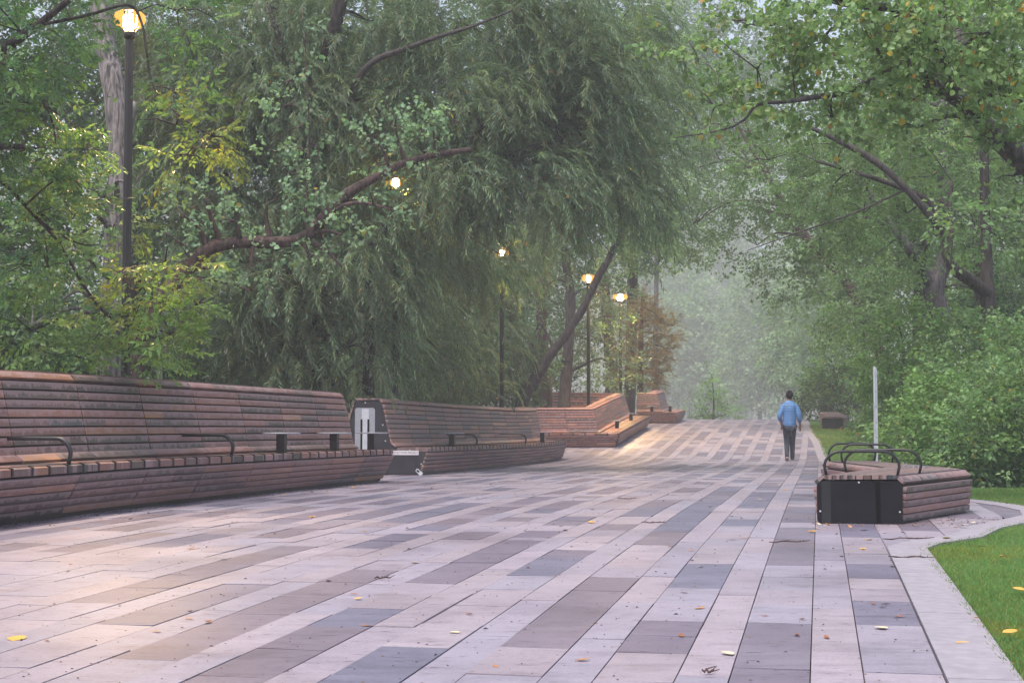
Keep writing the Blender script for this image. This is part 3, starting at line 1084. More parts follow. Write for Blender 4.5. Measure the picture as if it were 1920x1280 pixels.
# ------------------------------------------------------------------ low V-shaped benches on the right
def v_bench(label, A, B_, C_, D_, E_, Fp, seed, hoops=True, arm2=True, tint=(1, 1, 1)):
    """A front-left, B_ front-right, C_ apex, D_ far-right, E_ far-left, Fp inner corner"""
    rnd = random.Random(seed)
    root = empty('low_bench', label, 'bench', 'low timber benches without backs')
    peri = [B_, C_, D_, E_, Fp, A] if arm2 else [B_, C_, D_, A]
    ln = Line(peri, smooth=False)
    cs = ln.s
    mb = MB()
    planks(mb, ln, (.035, .045), (.0, .345), 5, list(cs), rnd, th=.03, gap=.010, tint=tint, break_p=.1)
    mb.build('side_panel', M['wood'], root)
    mb = MB()
    secs = []
    for a, b in zip(cs[:-1], cs[1:]):
        n = max(1, round((b - a) / .45))
        secs += [a + (b - a) * i / n for i in range(n)]
    secs.append(cs[-1])
    planks(mb, ln, (.0, .355), (.055, .405), 1, secs, rnd, th=.03, gap=.004, tint=(.8 * tint[0], .85 * tint[1], .85 * tint[2]), break_p=0)
    mb.build('chamfer_board', M['wood'], root)
    # top boards along each arm
    mb = MB()
    inner = [ln.pt(s, .07, 0) for s in cs]
    if arm2:
        iB, iC, iD, iE, iF, iA = inner
        quads = [(iA, iB, iC, iF, 9), (iF, iC, iD, iE, 9)]
    else:
        iB, iC, iD, iA = inner
        quads = [(iA, iB, iC, iD, 9)]
    for (p, q, r_, s_, n) in quads:
        p, q, r_, s_ = (Vector(v) for v in (p, q, r_, s_))
        for k in range(n):
            f0, f1 = (k + .07) / n, (k + .93) / n
            a, b = p.lerp(q, f0), p.lerp(q, f1)
            c, d = s_.lerp(r_, f1), s_.lerp(r_, f0)
            a, b, c, d = (Vector((v.x, v.y, g(v.y) + .435)) for v in (a, b, c, d))
            e = Vector((0, 0, -.035))
            L = (d - a).length
            uo = rnd.uniform(0, 30)
            mb.add([a, b, c, d, a + e, b + e, c + e, d + e], [(0, 1, 2, 3), (0, 4, 5, 1), (1, 5, 6, 2), (2, 6, 7, 3), (3, 7, 4, 0)], tuple(c_ * .8 for c_ in plank_col(rnd, (.75, .9, .9))), [.2, .8, .8, .2] * 2, [(uo, 0), (uo, .08), (uo + L, .08), (uo + L, 0)] * 2)
    mb.build('seat', M['wood'], root)
    # dark core
    mb = MB()
    core = [ln.pt(s, .045, 0.0) for s in cs]
    n = len(core)
    vs = [Vector((v.x, v.y, g(v.y) + .0)) for v in core] + [Vector((v.x, v.y, g(v.y) + .385)) for v in core]
    fs = [(k, (k + 1) % n, (k + 1) % n + n, k + n) for k in range(n)]
    if arm2:
        fs += [(n + 5, n + 0, n + 1, n + 4), (n + 4, n + 1, n + 2, n + 3)]
    else:
        fs += [(n, n + 1, n + 2, n + 3)]
    mb.add(vs, fs)
    mb.build('frame', M['steel_black'], root)
    # rounded end panel
    A3, B3_ = Vector((A[0], A[1], 0)), Vector((B_[0], B_[1], 0))
    wdt = (B3_ - A3).length
    ux = (B3_ - A3).normalized(); fn = Vector((ux.y, -ux.x, 0))
    z0 = g(A[1])
    out = []
    for (cx, cz, r_, a0) in ((wdt - .05, .065, .045, -90), (wdt - .055, .335, .05, 0), (.055, .335, .05, 90), (.05, .065, .045, 180)):
        for k in range(6):
            an = R(a0 + 90 * k / 5)
            out.append((cx + r_ * math.cos(an), cz + r_ * math.sin(an)))
    mb = MB()
    mb.prism([A3 + ux * x + Vector((0, 0, z0 + z)) - fn * .01 for x, z in out], fn * .022)
    ep_ = mb.build('end_panel', M['panel_black'], root)
    for (x, z) in ((wdt * .49, .375), (.03, .13), (wdt - .03, .125)):
        p = A3 + ux * x + Vector((0, 0, z0 + z)) + fn * .012
        mb = MB()
        mb.tube([p, p + fn * .008], .008, 10)
        mb.build('bolt', M['bolt'], ep_)
    mb = MB()
    mb.prism([A3 + ux * x + Vector((0, 0, z0 + z)) + fn * .0125 for x, z in ((wdt * .69, .03), (wdt * .745, .03), (wdt * .735, .38), (wdt * .675, .38))], fn * .0012)
    mb.build('wet_streak', M['wet'], ep_)
    # plank ends above the panel
    if hoops:
        for (la, lb, t) in ((A, B_, .035), (A, B_, .33), (E_, D_, .03), (E_, D_, .26)):
            if la is A:
                l0, l1 = Vector(A).lerp(Vector(Fp), t), Vector(B_).lerp(Vector(C_), t * 1.05)
            else:
                l0, l1 = Vector(E_).lerp(Vector(Fp), t * 1.1), Vector(D_).lerp(Vector(C_), t)
            l0, l1 = l0.lerp(l1, .09), l1.lerp(l0, .09)
            z = g(l0.y) + .43
            dd = (l1 - l0)
            hp = [Vector((l0.x, l0.y, z)), Vector((l0.x - dd.x * .04, l0.y - dd.y * .04, z + .11)), Vector((l0.x + dd.x * .10, l0.y + dd.y * .10, z + .205)),
                  Vector((l0.x + dd.x * .5, l0.y + dd.y * .5, z + .207)),
                  Vector((l1.x - dd.x * .10, l1.y - dd.y * .10, z + .205)), Vector((l1.x + dd.x * .04, l1.y + dd.y * .04, z + .11)), Vector((l1.x, l1.y, z))]
            mb = MB(); mb.tube(tube_pts(hp), .012, 8, flat=(.0125, .012)); mb.build('armrest', M['steel_black'], root, smooth=True)
    return root


v_bench('low V-shaped timber bench with four hoop armrests and a black end panel', (2.60, 13.72), (3.33, 13.68), (4.36, 15.3), (4.30, 18.9), (3.68, 18.95), (3.64, 15.95), 5, tint=(.86, .84, .9))
v_bench('small dark-ended low bench far off beside the lawn edge', (10.42, 53.9), (11.12, 53.8), (11.5, 54.9), (11.7, 57.4), (11.05, 57.5), (10.9, 55.2), 6, hoops=False, tint=(.6, .52, .55))

# drain-like grate where the two arms meet
mb = MB()
for i in range(5):
    mb.box((3.93 + i * .045, 15.98 - i * .012, g(15.9) + .442), (.012, .2, .012), -.5)
gr_ = mb.build('grate', M['galv'])
gr_.parent = bpy.data.objects['low_bench']

# ------------------------------------------------------------------ sign post without a sign
sp_ = empty('sign_post', 'tall bare galvanised steel post standing in the lawn', 'post')
Yp = 21.0
xp = (1641 - CX) / F * Yp
mb = MB()
zt = P(1641, 688, Yp).z
zb = g(Yp) - .2
for (cx, cy, wx, wy, dz) in ((0, .012, .04, .006, 0.0), (-.02, 0, .006, .03, 0), (.02, 0, .006, .03, -.04)):
    mb.box((xp + cx, Yp + cy, (zt + zb) / 2 + dz / 2), (wx, wy, zt - zb + dz))
mb.box((xp - .016, Yp - .008, zt - .25), (.014, .012, .52))
mb.build('channel', M['galv_light'], sp_)
mb = MB()
for k in range(6):
    mb.box((xp + .01, Yp + .0085, zt - .12 - k * .2), (.012, .002, .018))
mb.build('bolt_holes', M['galv'], sp_)

# ------------------------------------------------------------------ lamps
WARM = (1.0, 0.64, 0.28)


def lamp(label, px, py, Y, power, aim=(.3, 0, -1), cone=150, r=.057, vis=True, gr='lamp posts along the promenade', far=False):
    top = P(px, py, Y)
    bs = 1.7 if Y == 58.5 else (1.0 if Y > 25 else 1.2)
    zb = g(Y)
    root = empty('street_lamp', label, 'lamp', gr, loc=(0, 0, 0))
    x = top.x
    mb = MB()
    hh = top.z - zb
    mb.lathe((x, Y, zb - .1), [(r * 1.25, 0), (r * 1.25, .9), (r * 1.05, .95), (r, 1.0), (r * .86, hh - .12)], 8)
    mb.build('pole', M['pole'], root)
    mb = MB()
    mb.lathe((x, Y, zb), [(r * 2.1, 0), (r * 2.1, .03), (r * 1.5, .06)], 12)
    mb.build('base_plate', M['pole'], root)
    mb = MB()
    mb.lathe((x, Y, top.z - .2), [(r * .9, 0), (r * 1.15, .03), (r * 1.15, .08), (r * .7, .1)], 14)
    mb.lathe((x, Y, top.z + .125), [(.03, 0), (.06, .01), (.062, .03), (.04, .05), (.015, .065)], 16)
    for k in range(3):
        a = k * 2 * math.pi / 3 + .5
        mb.tube(tube_pts([(x + .07 * math.cos(a), Y + .07 * math.sin(a), top.z - .11), (x + .145 * math.cos(a), Y + .145 * math.sin(a), top.z + .01), (x + .05 * math.cos(a), Y + .05 * math.sin(a), top.z + .14)]), .005, 5)
    hd = mb.build('lamp_head', M['pole'], root)
    mb = MB()
    mb.lathe((x, Y, top.z - .06), [(.015 * bs, .067 - .077 * bs), (.052 * bs, .067 - .06 * bs), (.074 * bs, .067 - .022 * bs), (.077 * bs, .067 + .008 * bs), (.062 * bs, .067 + .05 * bs), (.015 * bs, .067 + .078 * bs)], 18)
    gl = mb.build('lamp_bulb', M['lampglass_far'] if far else (M['lampglass'] if Y < 25 else M['lampglass_mid']), hd, smooth=True)
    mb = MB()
    for k in range(11):  # added vanes, no part of the fixture: an amber halo shaped round the bulb
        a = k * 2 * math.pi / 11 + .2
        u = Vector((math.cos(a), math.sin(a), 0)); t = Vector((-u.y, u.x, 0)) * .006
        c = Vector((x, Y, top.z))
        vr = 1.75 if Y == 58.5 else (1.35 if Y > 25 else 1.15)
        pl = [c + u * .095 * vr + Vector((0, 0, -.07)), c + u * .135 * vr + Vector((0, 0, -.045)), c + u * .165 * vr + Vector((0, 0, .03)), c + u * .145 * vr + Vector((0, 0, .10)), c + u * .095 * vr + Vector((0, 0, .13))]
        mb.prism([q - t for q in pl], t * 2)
    mb.build('halo_vanes', M['lamphalo'], hd)
    if power:
        ld = bpy.data.lights.new('lamp_light', 'SPOT')
        ld.energy = power
        ld.color = WARM
        ld.spot_size = R(cone)
        ld.spot_blend = .7
        ld.shadow_soft_size = .12
        lo = bpy.data.objects.new('lamp_light', ld)
        lo.location = (x + .17, Y - .08, top.z - .12)
        aim = Vector(aim)
        lo.rotation_euler = aim.to_track_quat('-Z', 'Y').to_euler()
        link(lo, root)
    return root


LAMPS = [
    ('lit street lamp in front of the thick pale trunk at the left', 243, 42, 18.6, 430, (1.1, -5.3, -5.4), 52),
    ('lit street lamp seen through the leaning poplar limb', 742, 343, 30.0, 420, (2.6, 3.0, -5.0), 80),
    ('lit street lamp half hidden in the willow leaves, pole behind the bench', 941, 475, 40.0, 150, (.5, -.2, -1), 120),
    ('lit street lamp rising from the planting bed inside the folded bench', 1103, 523, 49.0, 650, (.4, .1, -1), 130),
    ('bright street lamp beside the golden conifer', 1163, 558, 58.5, 380, (.2, -.4, -1), 140),
    ('small far street lamp just behind the bright lamp by the conifer', 1185, 532, 72.0, 0, (0, 0, -1), 120),
]
for i, (lb, px, py, Y, pw, aim, cone) in enumerate(LAMPS):
    lamp(lb, px, py, Y, pw, aim, cone, far=i > 1)

# ------------------------------------------------------------------ foliage
LAMP_PX = [(243, 42, 18.6, 17), (742, 343, 30.0, 11), (1103, 523, 49, 10), (1163, 558, 58.5, 16), (1185, 532, 72, 7), (941, 474, 40, 4), (938, 482, 40, 3), (946, 468, 40, 3)]


def unit(v):
    return v / (np.linalg.norm(v, axis=-1, keepdims=True) + 1e-9)


def leaf_verts(base, d, nrm, L, W, shape):
    """one leaf as (k,3) vertices"""
    d = d / np.linalg.norm(d)
    side = np.cross(nrm, d); side /= np.linalg.norm(side) + 1e-9
    up = np.cross(d, side)
    if shape == 'lance':
        return np.array([base, base + d * L * .42 + side * W / 2 + up * W * .18, base + d * L, base + d * L * .42 - side * W / 2 + up * W * .18])
    if shape == 'round':
        return np.array([base, base + d * L * .22 + side * W * .48 + up * W * .12, base + d * L * .62 + side * W * .40 + up * W * .10, base + d * L,
                         base + d * L * .62 - side * W * .40 + up * W * .10, base + d * L * .22 - side * W * .48 + up * W * .12])


def make_template(species, rg):
    """a spray along +X; returns leaf verts (n,k,3) and twig quads (m,4,3)"""
    leaves, twigs = [], []

    def twig(pts, w):
        for a, b in zip(pts[:-1], pts[1:]):
            d = b - a
            s = np.cross(d, [0, 0, 1.0]); s = s / (np.linalg.norm(s) + 1e-9) * w / 2
            twigs.append(np.array([a - s, a + s, b + s * .6, b - s * .6]))

    if species == 'willow':
        L = rg.uniform(.6, 1.3)
        n = int(L / .028)
        pts = []
        sag = rg.uniform(.5, .95)
        bend = rg.uniform(-.15, .15)
        for i in range(n + 1):
            t = i / n
            pts.append(np.array([L * t * (1 - .45 * sag * t), L * bend * t * t, L * (.10 * t - sag * t * t * .8)]))
        twig(pts[::4] + [pts[-1]], .0055)
        for i in range(1, n):
            d = unit(pts[i + 1] - pts[i - 1])
            sd = (1 if i % 2 else -1)
            s = unit(np.cross(d, [0, 0, 1.0])) * sd
            dd = unit(d * rg.uniform(.5, .95) + s * rg.uniform(.4, .9) + np.array([0, 0, rg.uniform(-.75, .05)]) + rg.normal(0, .12, 3))
            nr = unit(np.array([0, 0, 1.0]) + rg.normal(0, .5, 3))
            leaves.append(leaf_verts(pts[i], dd, nr, rg.uniform(.085, .145), rg.uniform(.016, .024), 'lance'))
    elif species == 'elder':     # compound leaves, drooping pointed leaflets
        L = rg.uniform(.3, .42)
        tip = np.array([L, 0, -.06])
        twig([np.zeros(3), np.array([L * .5, 0, .0]), tip], .006)
        for j in range(6):
            t = .15 + .85 * j / 5
            p0 = np.array([L * t, 0, -.06 * t * t])
            sd = (1 if j % 2 else -1)
            pet = unit(np.array([.7, sd * rg.uniform(.5, 1.0), rg.uniform(-.35, .3)]))
            pl_ = rg.uniform(.10, .16)
            p1 = p0 + pet * pl_ + np.array([0, 0, -.03])
            twig([p0, p1], .003)
            for m in range(5):
                f = (.45, .45, .75, .75, 1.0)[m]
                b = p0 + (p1 - p0) * f
                s = unit(np.cross(pet, [0, 0, 1.0])) * ((-1) ** m)
                dd = unit(pet * (.7 if m < 4 else 1.2) + (s * .9 if m < 4 else 0) + np.array([0, 0, rg.uniform(-.8, -.15)]) + rg.normal(0, .12, 3))
                nr = unit(np.array([0, 0, 1.0]) + rg.normal(0, .4, 3))
                leaves.append(leaf_verts(b, dd, nr, rg.uniform(.062, .10), rg.uniform(.026, .038), 'lance'))
    elif species == 'poplar':
        L = rg.uniform(.22, .36)
        twig([np.zeros(3), np.array([L * .5, .01, .02]), np.array([L, 0, 0])], .006)
        n = rg.integers(9, 13)
        for j in range(n):
            t = .1 + .9 * j / (n - 1)
            p0 = np.array([L * t, 0, .02 * math.sin(t * 3)])
            pd = unit(np.array([.4, rg.normal(0, .8), rg.uniform(-.5, .5)]))
            b = p0 + pd * rg.uniform(.03, .065)
            twig([p0, b], .0025)
            dd = unit(pd * .7 + np.array([0, 0, -.6]) + rg.normal(0, .35, 3))
            nr = unit(rg.normal(0, .7, 3) + np.array([0, -.25, .75]))
            s = rg.uniform(.05, .082)
            leaves.append(leaf_verts(b, dd, nr, s, s * rg.uniform(.85, 1.02), 'round'))
    elif species == 'broad':
        L = rg.uniform(.35, .55)
        twig([np.zeros(3), np.array([L, 0, -.03])], .007)
        n = rg.integers(13, 18)
        for j in range(n):
            t = rg.uniform(.05, 1)
            p0 = np.array([L * t, rg.normal(0, .05), rg.normal(0, .04)])
            pd = unit(np.array([.5, rg.normal(0, .9), rg.uniform(-.4, .4)]))
            b = p0 + pd * rg.uniform(.03, .12)
            dd = unit(pd + np.array([0, 0, -.45]) + rg.normal(0, .3, 3))
            nr = unit(rg.normal(0, .5, 3) + np.array([0, -.1, .85]))
            s = rg.uniform(.075, .12)
            leaves.append(leaf_verts(b, dd, nr, s, s * rg.uniform(.5, .7), 'lance'))
    elif species == 'far':
        L = rg.uniform(.5, .8)
        n = rg.integers(12, 16)
        for j in range(n):
            p0 = np.array([L * rg.uniform(0, 1), rg.normal(0, .16), rg.normal(0, .12)])
            dd = unit(np.array([.5, rg.normal(0, .9), -.3]) + rg.normal(0, .3, 3))
            nr = unit(rg.normal(0, .55, 3) + np.array([0, -.1, .8]))
            s = rg.uniform(.14, .24)
            leaves.append(leaf_verts(p0, dd, nr, s, s * rg.uniform(.5, .7), 'lance'))
    elif species == 'needle':
        L = rg.uniform(.5, .8)
        twig([np.zeros(3), np.array([L, 0, -.08])], .01)
        for j in range(46):
            t = rg.uniform(0, 1)
            p0 = np.array([L * t, 0, -.08 * t])
            dd = unit(np.array([.6, rg.choice([-1, 1]) * rg.uniform(.3, 1), rg.uniform(-.7, .3)]))
            nr = unit(np.array([0, 0, 1.0]) + rg.normal(0, .4, 3))
            leaves.append(leaf_verts(p0, dd, nr, rg.uniform(.08, .2), .022, 'lance'))
    return np.array(leaves), (np.array(twigs) if twigs else np.zeros((0, 4, 3)))


TEMPL = {}
_trg = np.random.default_rng(99)
for sp in ('willow', 'elder', 'poplar', 'broad', 'far', 'needle'):
    TEMPL[sp] = [make_template(sp, _trg) for _ in range(7)]

PAL = {
    'willow': [(.066, .106, .068), (.078, .122, .072), (.056, .093, .062), (.094, .138, .074), (.112, .148, .062)],
    'elder': [(.06, .118, .05), (.072, .135, .05), (.05, .10, .048), (.095, .155, .045), (.055, .115, .06)],
    'elder_yellow': [(.14, .17, .045), (.105, .155, .05), (.175, .175, .04), (.08, .14, .05)],
    'elder_fresh': [(.10, .17, .05), (.12, .19, .05), (.085, .15, .05), (.145, .195, .05)],
    'poplar_pale': [(.13, .205, .125), (.15, .225, .13), (.115, .185, .115), (.17, .24, .12), (.10, .165, .10)],
    'poplar': [(.108, .175, .068), (.125, .195, .072), (.09, .148, .064), (.16, .22, .09), (.082, .135, .06)],
    'broad': [(.086, .148, .060), (.102, .165, .062), (.074, .13, .058), (.12, .18, .064), (.09, .145, .068)],
    'broad_bright': [(.082, .15, .05), (.096, .165, .054), (.07, .13, .05), (.112, .18, .055)],
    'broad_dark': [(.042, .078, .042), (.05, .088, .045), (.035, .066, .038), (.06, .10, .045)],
    'far': [(.08, .128, .08), (.092, .142, .085), (.07, .115, .074), (.105, .155, .085)],
    'far_mist_tint': [(.135, .20, .115), (.155, .22, .125), (.115, .175, .105), (.17, .225, .12)],  # leaf colours lightened so the far trees carry the brightness of the mist
    'far_yellow': [(.12, .14, .06), (.10, .13, .06), (.085, .12, .06)],
    'sapling': [(.16, .26, .09), (.19, .29, .10), (.13, .22, .09)],
    'gold': [(.20, .135, .055), (.165, .13, .06), (.22, .15, .06), (.12, .115, .055)],
}


LEAF_GAIN = 1.6


def sprays(species, pal, pos, dirs, rg, scale=1.0, droop=True, yellow=0.0, ycols=((.42, .32, .05), (.40, .20, .05), (.36, .30, .08))):
    """place one spray per position; returns V, quads, col"""
    Vs, Fs, Cs = [], [], []
    base = 0
    pal = np.array(PAL[pal])
    tid = rg.integers(0, len(TEMPL[species]), len(pos))
    for k, (lv, tw) in enumerate(TEMPL[species]):
        m = np.where(tid == k)[0]
        if not len(m): continue
        p, d = pos[m], unit(dirs[m])
        n = len(m)
        upv = np.tile(np.array([0, 0, 1.0]), (n, 1)) + rg.normal(0, .25, (n, 3))
        if species == 'willow':
            d = unit(d * np.array([1, 1, .35]))
        y = unit(np.cross(upv, d)); z = np.cross(d, y)
        Rm = np.stack([d, y, z], axis=2)          # columns
        sc = scale * rg.uniform(.75, 1.2, n)
        nl, kk = lv.shape[:2]
        W = np.einsum('nij,lkj->nlki', Rm, lv) * sc[:, None, None, None] + p[:, None, None, :]
        # lamp sight-lines stay free of leaves
        c = W.mean(axis=2)
        dd = c[..., 1] * CP + (c[..., 2] - HC) * SP
        ww = -c[..., 1] * SP + (c[..., 2] - HC) * CP
        keep = dd > 1.0
        pxs, pys = CX + F * c[..., 0] / np.maximum(dd, .1), CY - F * ww / np.maximum(dd, .1)
        for (lx, ly, lY, lr) in LAMP_PX:
            keep &= ~(((pxs - lx) ** 2 + (pys - ly) ** 2 < lr * lr) & (c[..., 1] < lY + .5))
        keep &= ~((np.abs(pxs - 241) < 17) & (pys > 40) & (pys < 560) & (c[..., 1] < 18.6) & (rg.random(keep.shape) < .82))
        # colours
        sp_c = pal[rg.integers(0, len(pal), n)]
        lf_c = pal[rg.integers(0, len(pal), (n, nl))]
        cc = LEAF_GAIN * (sp_c[:, None, :] * .6 + lf_c * .4) * rg.uniform(.8, 1.2, (n, nl, 1)) * rg.uniform(.62, 1.35, (n, 1, 1))
        if yellow:
            ym = rg.random((n, nl)) < yellow
            cc[ym] = np.array(ycols)[rg.integers(0, len(ycols), ym.sum())]
        W, cc = W[keep], cc[keep]
        nv = len(W)
        Vs.append(W.reshape(-1, 3))
        idx = base + np.arange(nv * kk).reshape(nv, kk)
        if kk == 4:
            Fs.append(idx)
        else:
            Fs.append(np.concatenate([idx[:, [0, 1, 2, 3]], idx[:, [0, 3, 4, 5]]]))
        Cs.append(np.repeat(cc, kk, axis=0).reshape(-1, 3))
        base += nv * kk
        if len(tw):
            T = np.einsum('nij,lkj->nlki', Rm, tw) * sc[:, None, None, None] + p[:, None, None, :]
            tv = T.reshape(-1, 3)
            tcen = T.reshape(-1, 4, 3)
            Vs.append(tv)
            Fs.append(base + np.arange(len(tv)).reshape(-1, 4))
            tc_ = np.array([.16, .10, .045]) if species == 'willow' else np.array([.075, .045, .035])
            Cs.append(np.tile(tc_, (len(tv), 1)) * rg.uniform(.7, 1.3, (len(tv), 1)))
            base += len(tv)
    if not Vs:
        return None
    return np.concatenate(Vs), np.concatenate(Fs), np.concatenate(Cs)


def clump_noise(p, rg, wl):
    v = np.zeros(len(p))
    for _ in range(5):
        k = rg.normal(0, 1, 3); k = k / np.linalg.norm(k) * 2 * np.pi / (wl * rg.uniform(.6, 1.6))
        v += np.sin(p @ k + rg.uniform(0, 6.28))
    return v / 2.2


def blob_points(c, r, n, rg, wl=1.2, thr=-.35, shell=.45):
    """n spray roots inside an ellipsoid, thinned into clumps; directions outward"""
    m = int(n * 1.9) + 8
    u = unit(rg.normal(0, 1, (m, 3)))
    rad = (shell ** 3 + (1 - shell ** 3) * rg.random(m)) ** (1 / 3)
    rad *= 1 + rg.normal(0, .09, m)
    p = c + u * rad[:, None] * r
    k = clump_noise(p, rg, wl) > thr
    p, u = p[k][:n], u[k][:n]
    d = unit(u * np.array([1, 1, .55]) + rg.normal(0, .45, p.shape) + np.array([0, 0, .05]))
    return p, d


def tree(name, label, cat, species, pal, trunk, blobs, bark, seed, limbs=(), group=None, yellow=0., scale=1.0, wl=1.2, thr=-.35, ground=True, branch=True, nseg=9, extra_limb_r=.35, shell=.45):
    """trunk / limbs: lists of (px, py, Y, radius); blobs: (px, py, Y, rx px, ry px, depth m, n[, pal])"""
    rg = np.random.default_rng(seed)
    rnd = random.Random(seed)
    root = empty(name, label, cat, group)
    tp = [(P(a, b, Y), r) for (a, b, Y, r) in trunk]
    if ground:
        p0, r0 = tp[0]
        tp = [(Vector((p0.x, p0.y, g(p0.y) - .15)), r0 * 1.35), (Vector((p0.x, p0.y, g(p0.y) + .25)), r0 * 1.08)] + [q for q in tp if q[0].z > g(p0.y) + .4]

    def smooth_chain(ch, n=4):
        pts = [c[0] for c in ch]; rr = [c[1] for c in ch]
        op, orr = [], []
        for i in range(len(pts) - 1):
            a0, a1, a2, a3 = pts[max(i - 1, 0)], pts[i], pts[i + 1], pts[min(i + 2, len(pts) - 1)]
            for k in range(n):
                t = k / n
                op.append(0.5 * ((2 * a1) + (a2 - a0) * t + (2 * a0 - 5 * a1 + 4 * a2 - a3) * t * t + (3 * a1 - a0 - 3 * a2 + a3) * t ** 3))
                orr.append((rr[i] * (1 - t) + rr[i + 1] * t) * rnd.uniform(.94, 1.06))
        op.append(pts[-1]); orr.append(rr[-1])
        return op, orr

    mb = MB()
    op, orr = smooth_chain(tp)
    mb.tube(op, orr, nseg)
    nodes = list(zip(op, orr))
    for lb in limbs:
        ch = [(P(a, b, Y), r) for (a, b, Y, r) in lb]
        lp, lr = smooth_chain(ch)
        mb.tube(lp, lr, 7)
        nodes += list(zip(lp, lr))
    Vs, Fs, Cs, base = [], [], [], 0
    for bl in blobs:
        px, py, Y, rx, ry, rd, n = bl[:7]
        bp = bl[7] if len(bl) > 7 else pal
        c = P(px, py, Y)
        r_ = np.array([rx * Y / F, rd, ry * Y / F])
        if branch:
            nd = min(nodes, key=lambda q: (q[0] - c).length + max(0, q[0].z - c.z) * .8 + (0 if q[0].z > 1 else 5))
            a, ra = nd
            if (a - c).length > .25:
                midp = a.lerp(c, .5) + Vector((rnd.uniform(-.1, .1), rnd.uniform(-.1, .1), .12)) * (a - c).length
                ch = [(a, min(ra * .6, extra_limb_r * .12 + .02)), (midp, min(ra * .4, .03)), (c, .012)]
                lp, lr = smooth_chain(ch, 5)
                mb.tube(lp, lr, 5, caps=False)
            for _ in range(3):
                e = c + Vector((rnd.uniform(-1, 1) * r_[0], rnd.uniform(-1, 1) * r_[1], rnd.uniform(-.6, 1) * r_[2])) * .8
                mp_ = c.lerp(e, .5) + Vector((0, 0, .1 * (e - c).length))
                mb.tube([c, mp_, e], [.011, .008, .004], 4, caps=False)
        p, d = blob_points(np.array(c), r_, n, rg, wl, thr, shell)
        p[:, 2] = np.maximum(p[:, 2], gv(p[:, 1]) + .12)
        out = sprays(species, bp, p, d, rg, scale, yellow=yellow)
        if out is None: continue
        Vs.append(out[0]); Fs.append(out[1] + base); Cs.append(out[2])
        base += len(out[0])
    mb.build('trunk', M[bark], root, smooth=True)
    if Vs:
        me = mesh_np('crown', np.concatenate(Vs), np.concatenate(Fs), M['leaf'], col=np.concatenate(Cs))
        link(bpy.data.objects.new('crown', me), root)
    return root


# --- left side, near
tree('cottonwood_tree', 'thick pale-barked trunk behind the first lamp post', 'tree', 'poplar', 'poplar',
     [(205, 705, 23, .195), (213, 560, 23, .178), (217, 440, 23, .172), (226, 320, 23, .17), (218, 200, 23, .165), (203, 110, 23.1, .16), (190, 40, 23.2, .142), (178, -90, 23.4, .12), (150, -300, 23.4, .09)],
     [(60, 610, 20.5, 130, 85, .8, 75), (40, 480, 21, 130, 80, .8, 70), (150, 400, 21.2, 100, 70, .6, 45), (120, 560, 21, 90, 80, .6, 45), (190, 640, 21.2, 60, 50, .5, 25),
      (150, -260, 20.6, 330, 180, 2.2, 180), (20, 320, 21.5, 110, 90, .8, 55), (250, 350, 21.6, 40, 50, .4, 12)],
     'bark_grey', 41, limbs=[[(226, 330, 23, .05), (240, 260, 22.8, .05), (252, 190, 22.7, .035)], [(196, 690, 23.3, .1), (190, 660, 23.3, .095), (182, 600, 23.4, .09)]], nseg=12)

